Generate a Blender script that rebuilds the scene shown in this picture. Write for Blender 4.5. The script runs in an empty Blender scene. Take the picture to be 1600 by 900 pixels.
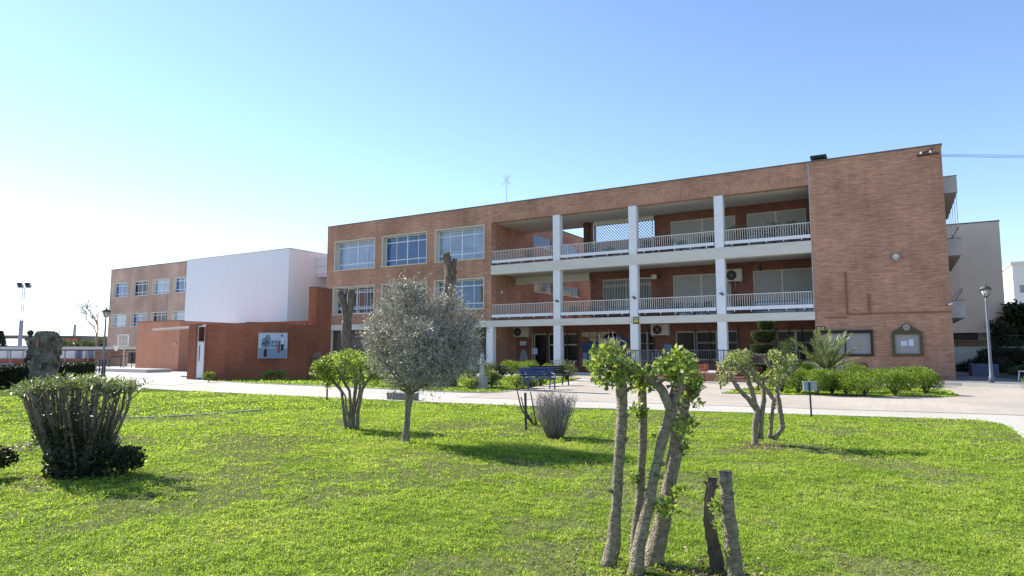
import bpy, math, random
import numpy as np
from mathutils import Vector, Matrix

# ---------------------------------------------------------------- camera, sky, sun, exposure
sc = bpy.context.scene
COL = sc.collection
F_PX, EYE, PITCH, YAW = 1017.0, 1.5, math.atan(98/1017), math.radians(30.76)
cam_d = bpy.data.cameras.new('camera'); cam = bpy.data.objects.new('camera', cam_d); COL.objects.link(cam)
cam_d.sensor_width = 36; cam_d.lens = F_PX/1600*36; cam_d.clip_start = 0.05; cam_d.clip_end = 5000
cam.location = (0, 0, EYE); cam.rotation_euler = (math.pi/2 + PITCH, 0, YAW)
sc.camera = cam
SUN_EL, SUN_BACK = math.radians(37), math.radians(5)   # sun far left, a little behind the facade plane
sd = Vector((-math.cos(SUN_EL)*math.cos(SUN_BACK), math.cos(SUN_EL)*math.sin(SUN_BACK), math.sin(SUN_EL)))
w = bpy.data.worlds.new('World'); sc.world = w; w.use_nodes = True
nt = w.node_tree; nt.nodes.clear()
sky = nt.nodes.new('ShaderNodeTexSky'); sky.sky_type = 'NISHITA'; sky.sun_disc = False
sky.sun_elevation = SUN_EL; sky.sun_rotation = math.atan2(sd.x, sd.y)
sky.altitude = 0; sky.air_density = 1.0; sky.dust_density = 0.05; sky.ozone_density = 2.9
bg = nt.nodes.new('ShaderNodeBackground'); bg.inputs[1].default_value = 0.117
wo = nt.nodes.new('ShaderNodeOutputWorld')
tint = nt.nodes.new('ShaderNodeMix'); tint.data_type = 'RGBA'; tint.blend_type = 'MULTIPLY'; tint.inputs[0].default_value = 1; tint.inputs[7].default_value = (.97, .945, 1.0, 1)
nt.links.new(sky.outputs[0], tint.inputs[6]); nt.links.new(tint.outputs[2], bg.inputs[0]); nt.links.new(bg.outputs[0], wo.inputs[0])
sl = bpy.data.lights.new('sun', 'SUN'); sl.energy = 5.0; sl.angle = math.radians(0.5); sl.color = (1, 0.95, 0.87)
so = bpy.data.objects.new('sun', sl); COL.objects.link(so); so.rotation_euler = sd.to_track_quat('Z', 'Y').to_euler(); so.location = (-20, 10, 40)
sc.view_settings.view_transform = 'Standard'; sc.view_settings.look = 'None'; sc.view_settings.gamma = 1
sc.view_settings.use_curve_mapping = False; sc.view_settings.exposure = 1.12
sc.render.engine = 'CYCLES'
sc.cycles.max_bounces = 6; sc.cycles.transparent_max_bounces = 6

rnd = random.Random(7); npr = np.random.default_rng(7)

# ---------------------------------------------------------------- measuring helpers (a sight line from the eye point met with a plane)
cA, sA, cP, sP = math.cos(YAW), math.sin(YAW), math.cos(PITCH), math.sin(PITCH)
RV = Vector((cA, sA, 0)); FV = Vector((-sA, cA, 0))
def ray(x, y):
    u = x-800; v = 450-y; fw = F_PX*cP - v*sP
    return Vector((u*cA - fw*sA, u*sA + fw*cA, F_PX*sP + v*cP))
E0 = Vector((0, 0, EYE))
def gr(x, y, z=0):
    r = ray(x, y); return E0 + r*((z-EYE)/r.z)
def fy(x, y, Y):
    r = ray(x, y); return E0 + r*(Y/r.y)
def fd(x, y, d):                       # plane facing the eye at forward distance d
    r = ray(x, y); return E0 + r*(d/r.dot(FV))
def dist(p): return Vector(p).dot(FV)

# ---------------------------------------------------------------- object helpers
def link(o): COL.objects.link(o); return o
def tag(o, label=None, cat=None, group=None, kind=None):
    if label: o['label'] = label
    if cat: o['category'] = cat
    if group: o['group'] = group
    if kind: o['kind'] = kind
    return o
def thing(name, label, cat, loc=(0, 0, 0), group=None, rz=0):
    o = link(bpy.data.objects.new(name, None)); o.location = loc; o.rotation_euler.z = rz
    o.empty_display_size = 0.2
    return tag(o, label, cat, group)
def origin(p):
    v = Vector((0, 0, 0))
    while p is not None:
        v += Vector(p.location); p = p.parent
    return v

class MB:
    def __init__(s): s.v = []; s.f = []; s.uv = []; s.smooth = []
    def face(s, pts, uv=None, smooth=False):
        i = len(s.v); s.v += [tuple(p) for p in pts]; s.f.append(tuple(range(i, i+len(pts))))
        if uv is None:
            a = Vector(pts[1])-Vector(pts[0]); b = Vector(pts[2])-Vector(pts[0]); n = a.cross(b)
            ax, ay, az = abs(n.x), abs(n.y), abs(n.z)
            if az >= ax and az >= ay: uv = [(p[0], p[1]) for p in pts]
            elif ay >= ax: uv = [(p[0]+(0.37*p[1] if ax > .3*ay else 0), p[2]) for p in pts]
            else: uv = [(p[1], p[2]) for p in pts]
        s.uv += uv; s.smooth.append(smooth)
        return s
    def box(s, x0, x1, y0, y1, z0, z1):
        if x0 > x1: x0, x1 = x1, x0
        if y0 > y1: y0, y1 = y1, y0
        if z0 > z1: z0, z1 = z1, z0
        s.face([(x0,y0,z0),(x1,y0,z0),(x1,y0,z1),(x0,y0,z1)]); s.face([(x1,y1,z0),(x0,y1,z0),(x0,y1,z1),(x1,y1,z1)])
        s.face([(x0,y1,z0),(x0,y0,z0),(x0,y0,z1),(x0,y1,z1)]); s.face([(x1,y0,z0),(x1,y1,z0),(x1,y1,z1),(x1,y0,z1)])
        s.face([(x0,y0,z1),(x1,y0,z1),(x1,y1,z1),(x0,y1,z1)]); s.face([(x0,y1,z0),(x1,y1,z0),(x1,y0,z0),(x0,y0,z0)])
        return s
    def obox(s, c, ux, uy, uz, hx, hy, hz):     # oriented box, centre and half sizes
        c = Vector(c); X = Vector(ux).normalized()*hx; Y = Vector(uy).normalized()*hy; Z = Vector(uz).normalized()*hz
        P = lambda a, b, d: c + X*a + Y*b + Z*d
        for q, su, sv in (((P(-1,-1,-1),P(1,-1,-1),P(1,-1,1),P(-1,-1,1)), hx, hz), ((P(1,1,-1),P(-1,1,-1),P(-1,1,1),P(1,1,1)), hx, hz),
                  ((P(-1,1,-1),P(-1,-1,-1),P(-1,-1,1),P(-1,1,1)), hy, hz), ((P(1,-1,-1),P(1,1,-1),P(1,1,1),P(1,-1,1)), hy, hz),
                  ((P(-1,-1,1),P(1,-1,1),P(1,1,1),P(-1,1,1)), hx, hy), ((P(-1,1,-1),P(1,1,-1),P(1,-1,-1),P(-1,-1,-1)), hx, hy)):
            s.face(q, [(0, q[0].z), (2*su, q[0].z), (2*su, q[0].z+2*sv), (0, q[0].z+2*sv)])
        return s
    def bar(s, a, b, w, h=None):
        a = Vector(a); b = Vector(b); d = b-a; L = d.length
        if L < 1e-6: return s
        up = Vector((0, 0, 1)) if abs(d.normalized().z) < .95 else Vector((0, 1, 0))
        x = d.cross(up); z = x.cross(d)
        return s.obox((a+b)/2, x, d, z, w/2, L/2, (h or w)/2)
    def wall(s, x0, x1, z0, z1, ops, y0, y1, back=True):     # wall in an XZ plane, openings with reveals
        xs = sorted({x0, x1, *[o[0] for o in ops], *[o[1] for o in ops]}); zs = sorted({z0, z1, *[o[2] for o in ops], *[o[3] for o in ops]})
        def solid(i, j):
            if i < 0 or j < 0 or i >= len(xs)-1 or j >= len(zs)-1: return False
            cx = (xs[i]+xs[i+1])/2; cz = (zs[j]+zs[j+1])/2
            return not any(o[0] < cx < o[1] and o[2] < cz < o[3] for o in ops)
        for i in range(len(xs)-1):
            for j in range(len(zs)-1):
                if not solid(i, j): continue
                a, b, c, d = xs[i], xs[i+1], zs[j], zs[j+1]
                s.face([(a,y0,c),(b,y0,c),(b,y0,d),(a,y0,d)])
                if back: s.face([(b,y1,c),(a,y1,c),(a,y1,d),(b,y1,d)])
                if not solid(i-1, j): s.face([(a,y1,c),(a,y0,c),(a,y0,d),(a,y1,d)])
                if not solid(i+1, j): s.face([(b,y0,c),(b,y1,c),(b,y1,d),(b,y0,d)])
                if not solid(i, j-1): s.face([(a,y1,c),(b,y1,c),(b,y0,c),(a,y0,c)])
                if not solid(i, j+1): s.face([(a,y0,d),(b,y0,d),(b,y1,d),(a,y1,d)])
        return s
    def wallx(s, y0, y1, z0, z1, ops, xa, xb):               # the same for a wall in a YZ plane, xa its visible side
        t = MB().wall(y0, y1, z0, z1, ops, 0, 1)
        for f in t.f:
            pts = [t.v[k] for k in f]
            s.face([(xa + (xb-xa)*p[1], p[0], p[2]) for p in pts])
        return s
    def tube(s, pts, rad, n=8, cap=True, rough=0, uvs=1.0, seed=0):
        pts = [Vector(p) for p in pts]; m = len(pts)
        if not hasattr(rad, '__len__'): rad = [rad]*m
        R = random.Random(seed+len(s.v)); rings = []
        t0 = (pts[1]-pts[0]).normalized(); ref = Vector((1, 0, 0)) if abs(t0.x) < .8 else Vector((0, 1, 0))
        x = (ref - t0*ref.dot(t0)).normalized()
        ph = [R.uniform(0, 6.28) for _ in range(4)]
        for i, p in enumerate(pts):
            t = (pts[min(i+1, m-1)]-pts[max(i-1, 0)]).normalized()
            x = (x - t*x.dot(t)).normalized(); y = t.cross(x); ring = []
            for k in range(n):
                a = 2*math.pi*k/n; r = rad[i]
                if rough: r *= 1 + rough*(.5*math.sin(2*a+ph[0]+i*.45)+.5*math.sin(3*a+ph[1]-i*.3)+R.uniform(-.5, .5))
                ring.append(p + x*(math.cos(a)*r) + y*(math.sin(a)*r))
            rings.append(ring)
        base = len(s.v)
        for ring in rings: s.v += [tuple(q) for q in ring]
        for i in range(m-1):
            for k in range(n):
                k2 = (k+1) % n
                s.f.append((base+i*n+k, base+i*n+k2, base+(i+1)*n+k2, base+(i+1)*n+k)); s.smooth.append(True)
                s.uv += [(k/n*uvs, i*.2), ((k+1)/n*uvs, i*.2), ((k+1)/n*uvs, (i+1)*.2), (k/n*uvs, (i+1)*.2)]
        if cap:
            for r_, o_ in ((0, -1), (m-1, 1)):
                f = [base+r_*n+k for k in range(n)]
                if o_ < 0: f = f[::-1]
                s.f.append(tuple(f)); s.smooth.append(False); s.uv += [(0, 0)]*n
        return s
    def lathe(s, c, prof, n=16, sx=1, sy=1, fold=0, nf=7, ph=0):
        c = Vector(c); base = len(s.v); m = len(prof)
        for r, z in prof:
            for k in range(n):
                a = 2*math.pi*k/n; rr = r*(1+fold*math.sin(nf*a+ph+z*3))
                s.v.append((c.x+math.cos(a)*rr*sx, c.y+math.sin(a)*rr*sy, c.z+z))
        for i in range(m-1):
            for k in range(n):
                k2 = (k+1) % n
                s.f.append((base+i*n+k, base+i*n+k2, base+(i+1)*n+k2, base+(i+1)*n+k)); s.smooth.append(True)
                s.uv += [(k/n, prof[i][1]), ((k+1)/n, prof[i][1]), ((k+1)/n, prof[i+1][1]), (k/n, prof[i+1][1])]
        for i, flip in ((0, True), (m-1, False)):
            if prof[i][0] > 1e-4:
                f = [base+i*n+k for k in range(n)]
                s.f.append(tuple(f[::-1] if flip else f)); s.smooth.append(False); s.uv += [(0, 0)]*n
        return s
    def build(s, name, mat, parent=None, at=None, bevel=0):
        o_ = origin(parent) if parent else Vector(at if at is not None else (0, 0, 0))
        me = bpy.data.meshes.new(name)
        V = np.array(s.v, dtype=np.float32) - np.array(o_, dtype=np.float32)
        me.from_pydata(V.tolist(), [], s.f)
        uvl = me.uv_layers.new(name='uv'); uvl.data.foreach_set('uv', np.array(s.uv, dtype=np.float32).ravel())
        me.polygons.foreach_set('use_smooth', s.smooth); me.materials.append(mat); me.update()
        o = link(bpy.data.objects.new(name, me))
        if parent: o.parent = parent
        else: o.location = o_
        if bevel:
            b = o.modifiers.new('bevel', 'BEVEL'); b.width = bevel; b.segments = 2; b.limit_method = 'ANGLE'
        return o

def quads_object(name, V, nper, mat, parent=None, at=None):    # V: (N*nper,3) array, one face per nper vertices
    o_ = np.array(origin(parent) if parent else Vector(at if at is not None else (0, 0, 0)), dtype=np.float32)
    V = V.astype(np.float32) - o_; n = len(V)//nper
    me = bpy.data.meshes.new(name); me.vertices.add(len(V)); me.vertices.foreach_set('co', V.ravel())
    me.loops.add(len(V)); me.loops.foreach_set('vertex_index', np.arange(len(V), dtype=np.int32))
    me.polygons.add(n); me.polygons.foreach_set('loop_start', np.arange(n, dtype=np.int32)*nper)
    me.update(calc_edges=True); me.materials.append(mat)
    o = link(bpy.data.objects.new(name, me))
    if parent: o.parent = parent
    else: o.location = Vector([float(c) for c in o_])
    return o
def unit(a): return a/np.maximum(np.linalg.norm(a, axis=1, keepdims=True), 1e-9)
def leaf_verts(C, D, L, W, fold=.25, seed=1):
    """leaf diamonds: C base points, D directions, L/W length and width (arrays or numbers)"""
    g = np.random.default_rng(seed); n = len(C)
    D = unit(D); S = unit(np.cross(D, unit(g.normal(size=(n, 3))))); N = np.cross(S, D)
    L = np.broadcast_to(L, (n,))[:, None]*g.uniform(.7, 1.25, (n, 1)); W = np.broadcast_to(W, (n,))[:, None]*g.uniform(.8, 1.2, (n, 1))
    a = C; b = C + D*L*.45 + S*W*.5 + N*W*fold; c = C + D*L; d = C + D*L*.45 - S*W*.5 + N*W*fold
    return np.stack([a, b, c, d], 1).reshape(-1, 3)

def copy_tree(root, loc, rz=0, label=None, group=None, scale=None):
    def cp(o, par):
        c = o.copy(); COL.objects.link(c); c.parent = par
        for ch in o.children: cp(ch, c)
        return c
    r = cp(root, None); r.location = loc; r.rotation_euler.z = rz
    if scale: r.scale = (scale, scale, scale)
    if label: r['label'] = label
    if group: r['group'] = group
    return r

# ---------------------------------------------------------------- materials
MATS = {}
def mat(name, col, rough=.7, spec=.3, metal=0, var=0, vscale=3, bump=0, bscale=30, col2=None, stretch=None, isl=0):
    if name in MATS: return MATS[name]
    m = bpy.data.materials.new(name); m.use_nodes = True; t = m.node_tree; b = t.nodes['Principled BSDF']
    b.inputs['Base Color'].default_value = (*col, 1); b.inputs['Roughness'].default_value = rough
    b.inputs['Specular IOR Level'].default_value = spec; b.inputs['Metallic'].default_value = metal
    if var or bump or col2 or isl:
        g = t.nodes.new('ShaderNodeNewGeometry'); mp = t.nodes.new('ShaderNodeMapping'); t.links.new(g.outputs['Position'], mp.inputs[0])
        if stretch: mp.inputs['Scale'].default_value = stretch
    if var or col2 or isl:
        n = t.nodes.new('ShaderNodeTexNoise'); n.inputs['Scale'].default_value = vscale; n.inputs['Detail'].default_value = 6; n.inputs['Roughness'].default_value = .65
        t.links.new(mp.outputs[0], n.inputs['Vector'])
        r = t.nodes.new('ShaderNodeMapRange'); r.inputs[1].default_value = .3; r.inputs[2].default_value = .7
        t.links.new(n.outputs['Fac'], r.inputs[0])
        mx = t.nodes.new('ShaderNodeMix'); mx.data_type = 'RGBA'
        c2 = col2 or tuple(c*(1-var) for c in col); c1 = col if col2 else tuple(min(1, c*(1+var)) for c in col)
        mx.inputs[6].default_value = (*c1, 1); mx.inputs[7].default_value = (*c2, 1)
        t.links.new(r.outputs[0], mx.inputs[0]); t.links.new(mx.outputs[2], b.inputs['Base Color'])
        if isl:
            r.inputs[1].default_value = .0; r.inputs[2].default_value = 1.0; t.links.new(g.outputs['Random Per Island'], r.inputs[0])
    if bump:
        n2 = t.nodes.new('ShaderNodeTexNoise'); n2.inputs['Scale'].default_value = bscale; n2.inputs['Detail'].default_value = 5
        t.links.new(mp.outputs[0], n2.inputs['Vector'])
        bp = t.nodes.new('ShaderNodeBump'); bp.inputs['Strength'].default_value = bump; bp.inputs['Distance'].default_value = .03
        t.links.new(n2.outputs['Fac'], bp.inputs['Height']); t.links.new(bp.outputs[0], b.inputs['Normal'])
    MATS[name] = m; return m

def brick(name, c1, c2, mortar, bw=.25, bh=.062, ms=.008, streak=.35, grime=.25, rotate=False):
    m = bpy.data.materials.new(name); m.use_nodes = True; t = m.node_tree; b = t.nodes['Principled BSDF']; N = t.nodes.new; Lk = t.links.new
    b.inputs['Roughness'].default_value = .85; b.inputs['Specular IOR Level'].default_value = .2
    uv = N('ShaderNodeUVMap'); uv.uv_map = 'uv'; mp = N('ShaderNodeMapping'); Lk(uv.outputs[0], mp.inputs[0])
    if rotate: mp.inputs['Rotation'].default_value = (0, 0, math.pi/2)
    br = N('ShaderNodeTexBrick'); Lk(mp.outputs[0], br.inputs[0]); br.inputs['Scale'].default_value = 1
    br.inputs['Brick Width'].default_value = bw; br.inputs['Row Height'].default_value = bh; br.inputs['Mortar Size'].default_value = ms
    br.inputs['Color1'].default_value = (*c1, 1); br.inputs['Color2'].default_value = (*c2, 1); br.inputs['Mortar'].default_value = (*mortar, 1)
    br.inputs['Bias'].default_value = -.1; br.inputs['Mortar Smooth'].default_value = .3
    def noise(scale, sx, sz, det, lo, hi):
        q = N('ShaderNodeMapping'); Lk(mp.outputs[0], q.inputs[0]); q.inputs['Scale'].default_value = (sx, sz, 1)
        n = N('ShaderNodeTexNoise'); n.inputs['Scale'].default_value = scale; n.inputs['Detail'].default_value = det; Lk(q.outputs[0], n.inputs['Vector'])
        r = N('ShaderNodeMapRange'); Lk(n.outputs['Fac'], r.inputs[0]); r.inputs[1].default_value = .32; r.inputs[2].default_value = .68
        r.inputs[3].default_value = lo; r.inputs[4].default_value = hi; return r.outputs[0]
    def mul(a, f):
        x = N('ShaderNodeMix'); x.data_type = 'RGBA'; x.blend_type = 'MULTIPLY'; x.inputs[0].default_value = 1
        cb = N('ShaderNodeCombineColor'); [Lk(f, cb.inputs[k]) for k in range(3)]
        Lk(a, x.inputs[6]); Lk(cb.outputs[0], x.inputs[7]); return x.outputs[2]
    c = mul(br.outputs[0], noise(1, 1.4, 14, 3, 1-streak, 1+streak))    # courses fired lighter and darker
    c = mul(c, noise(.35, 1, 1, 6, 1-grime, 1+grime*.6))                # broad weathering
    c = mul(c, noise(7, 1, 3.5, 2, .9, 1.1))
    c = mul(c, noise(1, 2.2, .12, 5, 1-grime*.45, 1.06))                # rain streaks
    Lk(c, b.inputs['Base Color'])
    bp = N('ShaderNodeBump'); bp.inputs['Strength'].default_value = .5; bp.inputs['Distance'].default_value = .01; bp.invert = True
    Lk(br.outputs['Fac'], bp.inputs['Height']); Lk(bp.outputs[0], b.inputs['Normal'])
    MATS[name] = m; return m

def leafmat(name, c1, c2, trans=.35, rough=.55, spec=.3, c3=None, patch=None):
    m = bpy.data.materials.new(name); m.use_nodes = True; t = m.node_tree; b = t.nodes['Principled BSDF']; N = t.nodes.new; Lk = t.links.new
    g = N('ShaderNodeNewGeometry'); r = N('ShaderNodeValToRGB'); Lk(g.outputs['Random Per Island'], r.inputs[0])
    r.color_ramp.elements[0].color = (*c1, 1); r.color_ramp.elements[1].color = (*c2, 1)
    if c3: e = r.color_ramp.elements.new(.93); e.color = (*c2, 1); r.color_ramp.elements[-1].color = (*c3, 1)
    if patch:      # broad differences in growth from place to place
        pn = N('ShaderNodeTexNoise'); pn.inputs['Scale'].default_value = patch; pn.inputs['Detail'].default_value = 7; pn.inputs['Roughness'].default_value = .7; Lk(g.outputs['Position'], pn.inputs['Vector'])
        pr = N('ShaderNodeMapRange'); Lk(pn.outputs['Fac'], pr.inputs[0]); pr.inputs[1].default_value = .35; pr.inputs[2].default_value = .65; pr.inputs[3].default_value = -.38; pr.inputs[4].default_value = .30
        ad = N('ShaderNodeMath'); ad.operation = 'ADD'; ad.use_clamp = True; Lk(g.outputs['Random Per Island'], ad.inputs[0]); Lk(pr.outputs[0], ad.inputs[1])
        Lk(ad.outputs[0], r.inputs[0])
    Lk(r.outputs[0], b.inputs['Base Color']); b.inputs['Roughness'].default_value = rough; b.inputs['Specular IOR Level'].default_value = spec
    tr = N('ShaderNodeBsdfTranslucent')
    mx2 = N('ShaderNodeMix'); mx2.data_type = 'RGBA'; mx2.blend_type = 'MULTIPLY'; mx2.inputs[0].default_value = 1
    Lk(r.outputs[0], mx2.inputs[6]); mx2.inputs[7].default_value = (1.5, 1.45, .6, 1); Lk(mx2.outputs[2], tr.inputs[0])
    mx = N('ShaderNodeMixShader'); mx.inputs[0].default_value = trans; out = t.nodes['Material Output']
    Lk(b.outputs[0], mx.inputs[1]); Lk(tr.outputs[0], mx.inputs[2]); Lk(mx.outputs[0], out.inputs[0])
    MATS[name] = m; return m

def glass(name, col, rough=.06, spec=.8):
    m = mat(name, col, rough=rough, spec=spec, var=.25, vscale=.9); return m

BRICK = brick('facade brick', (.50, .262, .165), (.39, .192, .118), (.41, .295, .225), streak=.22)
BRICKV = brick('soldier brick', (.50, .262, .165), (.39, .192, .118), (.41, .295, .225), streak=.22, rotate=True)
BRICKW = brick('wing brick', (.54, .36, .28), (.46, .295, .23), (.45, .36, .30), streak=.12)
BRICKD = brick('shade-darkened loggia brick', (.25, .105, .075), (.19, .075, .052), (.18, .12, .095), streak=.2)  # recess shade put into the colour: darker copy of the facade brick
BRICKT = brick('thin red brick', (.37, .13, .075), (.30, .098, .056), (.26, .12, .08), bw=.24, bh=.05, ms=.005, streak=.07, grime=.3)
BRICKS = brick('salmon brick', (.60, .27, .17), (.53, .235, .145), (.48, .25, .17), bw=.24, bh=.05, ms=.006, streak=.08, grime=.12)
WHITE = mat('white column paint', (.74, .75, .77), .6, var=.04, vscale=2)
CREAM = mat('cream slab paint', (.62, .59, .52), .75, var=.08, vscale=1.2, stretch=(1, 1, 4))
SOFFIT = mat('soffit plaster', (.62, .60, .55), .85, var=.06, vscale=.8)
RENDER_W = mat('white render', (.72, .755, .79), .85, var=.028, vscale=1.1, bump=.2, bscale=8, stretch=(1.6, 1.6, .12))
GREYC = mat('grey concrete', (.40, .39, .38), .85, var=.12, vscale=1.5)
DARKM = mat('dark metal', (.03, .03, .032), .5, var=.1)
CAPM = mat('roof coping metal', (.12, .11, .10), .6, var=.15)
ALU = mat('pale window frame', (.66, .70, .76), .4, .5, var=.03)
ALUD = mat('greyish window frame', (.36, .35, .33), .5, .4)
SURR = mat('cream window surround', (.60, .56, .46), .75, var=.06)
GL_B = glass('blind behind glass', (.25, .32, .42))
GL_D = glass('blue glass', (.035, .085, .21))
GL_K = glass('dark glass', (.016, .018, .028), .05, .3)
GL_G = glass('ground floor glass', (.012, .012, .013), .12, .12)
SHUT = mat('roller shutter', (.40, .39, .37), .7, var=.04)
CURT = mat('curtain', (.24, .30, .42), .9, var=.12, vscale=3, stretch=(6, 1, .3))
BRONZE = mat('dark green frame', (.09, .072, .04), .6)
PAPER = mat('notice paper', (.55, .60, .72), .9)
BOARD = mat('notice board lining', (.30, .29, .28), .8, var=.06)
RUST = mat('red pipe paint', (.24, .085, .06), .6)
# ================================================================ ground
FT = lambda pts, z, m, name, kind='structure': tag(MB().face([(p[0], p[1], z) for p in pts], [(p[0], p[1]) for p in pts]).build(name, m), kind=kind)
def pavemat(name, c1, c2, tile=None, soft=False):
    m = bpy.data.materials.new(name); m.use_nodes = True; t = m.node_tree; b = t.nodes['Principled BSDF']; N = t.nodes.new; Lk = t.links.new
    b.inputs['Roughness'].default_value = .9; b.inputs['Specular IOR Level'].default_value = .15
    g = N('ShaderNodeNewGeometry')
    def nz(s, d, lo, hi):
        n = N('ShaderNodeTexNoise'); n.inputs['Scale'].default_value = s; n.inputs['Detail'].default_value = d; n.inputs['Roughness'].default_value = .6
        Lk(g.outputs['Position'], n.inputs['Vector']); r = N('ShaderNodeMapRange'); Lk(n.outputs['Fac'], r.inputs[0])
        r.inputs[1].default_value = .33; r.inputs[2].default_value = .67; r.inputs[3].default_value = lo; r.inputs[4].default_value = hi; return r.outputs[0]
    mx = N('ShaderNodeMix'); mx.data_type = 'RGBA'; mx.inputs[6].default_value = (*c1, 1); mx.inputs[7].default_value = (*c2, 1); Lk(nz(.25, 6, 0, 1), mx.inputs[0])
    out = mx.outputs[2]
    if tile:
        br = N('ShaderNodeTexBrick'); br.offset = 0; Lk(g.outputs['Position'], br.inputs[0]); br.inputs['Scale'].default_value = 1
        br.inputs['Brick Width'].default_value = tile; br.inputs['Row Height'].default_value = tile; br.inputs['Mortar Size'].default_value = .012
        br.inputs['Color1'].default_value = (1, 1, 1, 1); br.inputs['Color2'].default_value = (.86, .84, .83, 1); br.inputs['Mortar'].default_value = (.88, .85, .82, 1) if soft else (.7, .66, .62, 1)
        if soft: br.inputs['Color2'].default_value = (.94, .92, .91, 1)
        m2 = N('ShaderNodeMix'); m2.data_type = 'RGBA'; m2.blend_type = 'MULTIPLY'; m2.inputs[0].default_value = 1; Lk(out, m2.inputs[6]); Lk(br.outputs[0], m2.inputs[7]); out = m2.outputs[2]
    m3 = N('ShaderNodeMix'); m3.data_type = 'RGBA'; m3.blend_type = 'MULTIPLY'; m3.inputs[0].default_value = 1
    cb = N('ShaderNodeCombineColor'); s_ = nz(14, 4, .88, 1.08); [Lk(s_, cb.inputs[k]) for k in range(3)]; Lk(out, m3.inputs[6]); Lk(cb.outputs[0], m3.inputs[7])
    Lk(m3.outputs[2], b.inputs['Base Color']); MATS[name] = m; return m
P_CONC = pavemat('path concrete', (.45, .42, .37), (.37, .345, .30))
P_TILE = pavemat('plaza tiles', (.44, .395, .335), (.33, .295, .25), tile=.4, soft=True)
P_WHITE = pavemat('left court concrete', (.47, .44, .395), (.40, .375, .335))
G_DIRT = pavemat('open ground', (.30, .27, .21), (.22, .21, .14))
SOIL = pavemat('soil', (.085, .068, .045), (.055, .05, .03))
FT([(-1500, -600), (1500, -600), (1500, 2500), (-1500, 2500)], -.03, G_DIRT, 'ground')
FT([(-95, 8), (40, 8), (40, 38), (-95, 38)], -.02, P_CONC, 'path')
FT([(40, -12), (40, 8), (1.9, 8), (1.9, -12)], -.02, P_CONC, 'path')
FT([(-12.9, 20.6), (-12.5, 17.6), (2, 19.5), (14, 18), (14, 37.9), (-24.5, 37.9), (-24.5, 33), (-13.2, 33)], -.012, P_TILE, 'plaza')
FT([(-75, 16.5), (-39, 17.5), (-27.6, 17.2), (-30, 21), (-31, 30), (-41, 37.9), (-75, 37.9)], -.010, P_WHITE, 'court')

def undergrass(name):
    m = bpy.data.materials.new(name); m.use_nodes = True; t = m.node_tree; b = t.nodes['Principled BSDF']; N = t.nodes.new; Lk = t.links.new
    b.inputs['Roughness'].default_value = 1; b.inputs['Specular IOR Level'].default_value = 0
    g = N('ShaderNodeNewGeometry'); n = N('ShaderNodeTexNoise'); n.inputs['Scale'].default_value = 9; n.inputs['Detail'].default_value = 8; n.inputs['Roughness'].default_value = .75
    Lk(g.outputs['Position'], n.inputs['Vector']); r = N('ShaderNodeValToRGB'); Lk(n.outputs['Fac'], r.inputs[0])
    r.color_ramp.elements[0].position = .35; r.color_ramp.elements[0].color = (.025, .04, .012, 1)
    r.color_ramp.elements[1].position = .62; r.color_ramp.elements[1].color = (.12, .165, .03, 1)
    e = r.color_ramp.elements.new(.74); e.color = (.24, .22, .12, 1)
    Lk(r.outputs[0], b.inputs['Base Color']); MATS[name] = m; return m
UNDER = undergrass('turf under the blades')
K = [(-40.5, 17.2), (-38.1, 16.4), (-32, 15.4), (-26.87, 15.0), (-23.34, 14.88), (-18.97, 14.95), (-15.5, 15.1), (-12.6, 15.2), (-9.64, 15.45), (-7.19, 15.75),
     (-4.27, 16.4), (-1.98, 16.8), (-.17, 17.15), (.9, 17.36), (1.35, 17.38), (1.68, 17.1), (1.8, 16.5), (1.8, 14), (1.8, -9)]
LAWN = K + [(-45, -9), (-45, 5)]
FT(LAWN, 0.0, UNDER, 'lawn')
STRIP = [(-31.2, 21.0), (-29.0, 20.6), (-26.57, 20.2), (-21.45, 19.98), (-17.8, 19.8), (-13.91, 19.6), (-12.9, 19.8), (-12.6, 20.5), (-12.75, 21.5), (-13.3, 24), (-14.2, 29), (-15.2, 33), (-24.6, 33), (-24.6, 37.4), (-40, 37.4), (-31, 30)]
FT(STRIP, 0.0, UNDER, 'lawn')
BED = [(-5.6, 23.9), (-3.75, 24.2), (-1.2, 25.0), (1.3, 26.0), (1.6, 26.5), (1.5, 29.6), (.6, 31.5), (-5.2, 31.2)]
FT(BED, 0.0, UNDER, 'lawn')
def strip_along(pts, w, z0, z1, name, m):
    b = MB()
    for i in range(len(pts)-1):
        a = Vector((*pts[i], 0)); c = Vector((*pts[i+1], 0)); d = (c-a).normalized(); n = Vector((d.y, -d.x, 0))*w/2
        if i: d0 = (a-Vector((*pts[i-1], 0))).normalized(); n0 = ((Vector((d0.y, -d0.x, 0)))*w/2 + n)/2
        else: n0 = n
        if i < len(pts)-2: d1 = (Vector((*pts[i+2], 0))-c).normalized(); n1 = ((Vector((d1.y, -d1.x, 0)))*w/2 + n)/2
        else: n1 = n
        A, B, C_, D_ = a-n0, a+n0, c+n1, c-n1; U = Vector((0, 0, z1)); Lz = Vector((0, 0, z0))
        b.face([A+U, B+U, C_+U, D_+U]); b.face([B+Lz, C_+Lz, C_+U, B+U]); b.face([D_+Lz, A+Lz, A+U, D_+U])
    return tag(b.build(name, m), kind='structure')
KERBM = pavemat('kerb concrete', (.52, .50, .45), (.36, .34, .30))
strip_along(K, .10, -.03, .022, 'kerb', KERBM)
strip_along(STRIP[1:9], .07, -.03, .012, 'kerb', KERBM)
strip_along([(1.25, 34.3), (2.2, 34.15), (4.1, 33.3), (8, 32), (14, 30.5), (30, 27)], .16, -.03, .13, 'kerb', KERBM)
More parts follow.
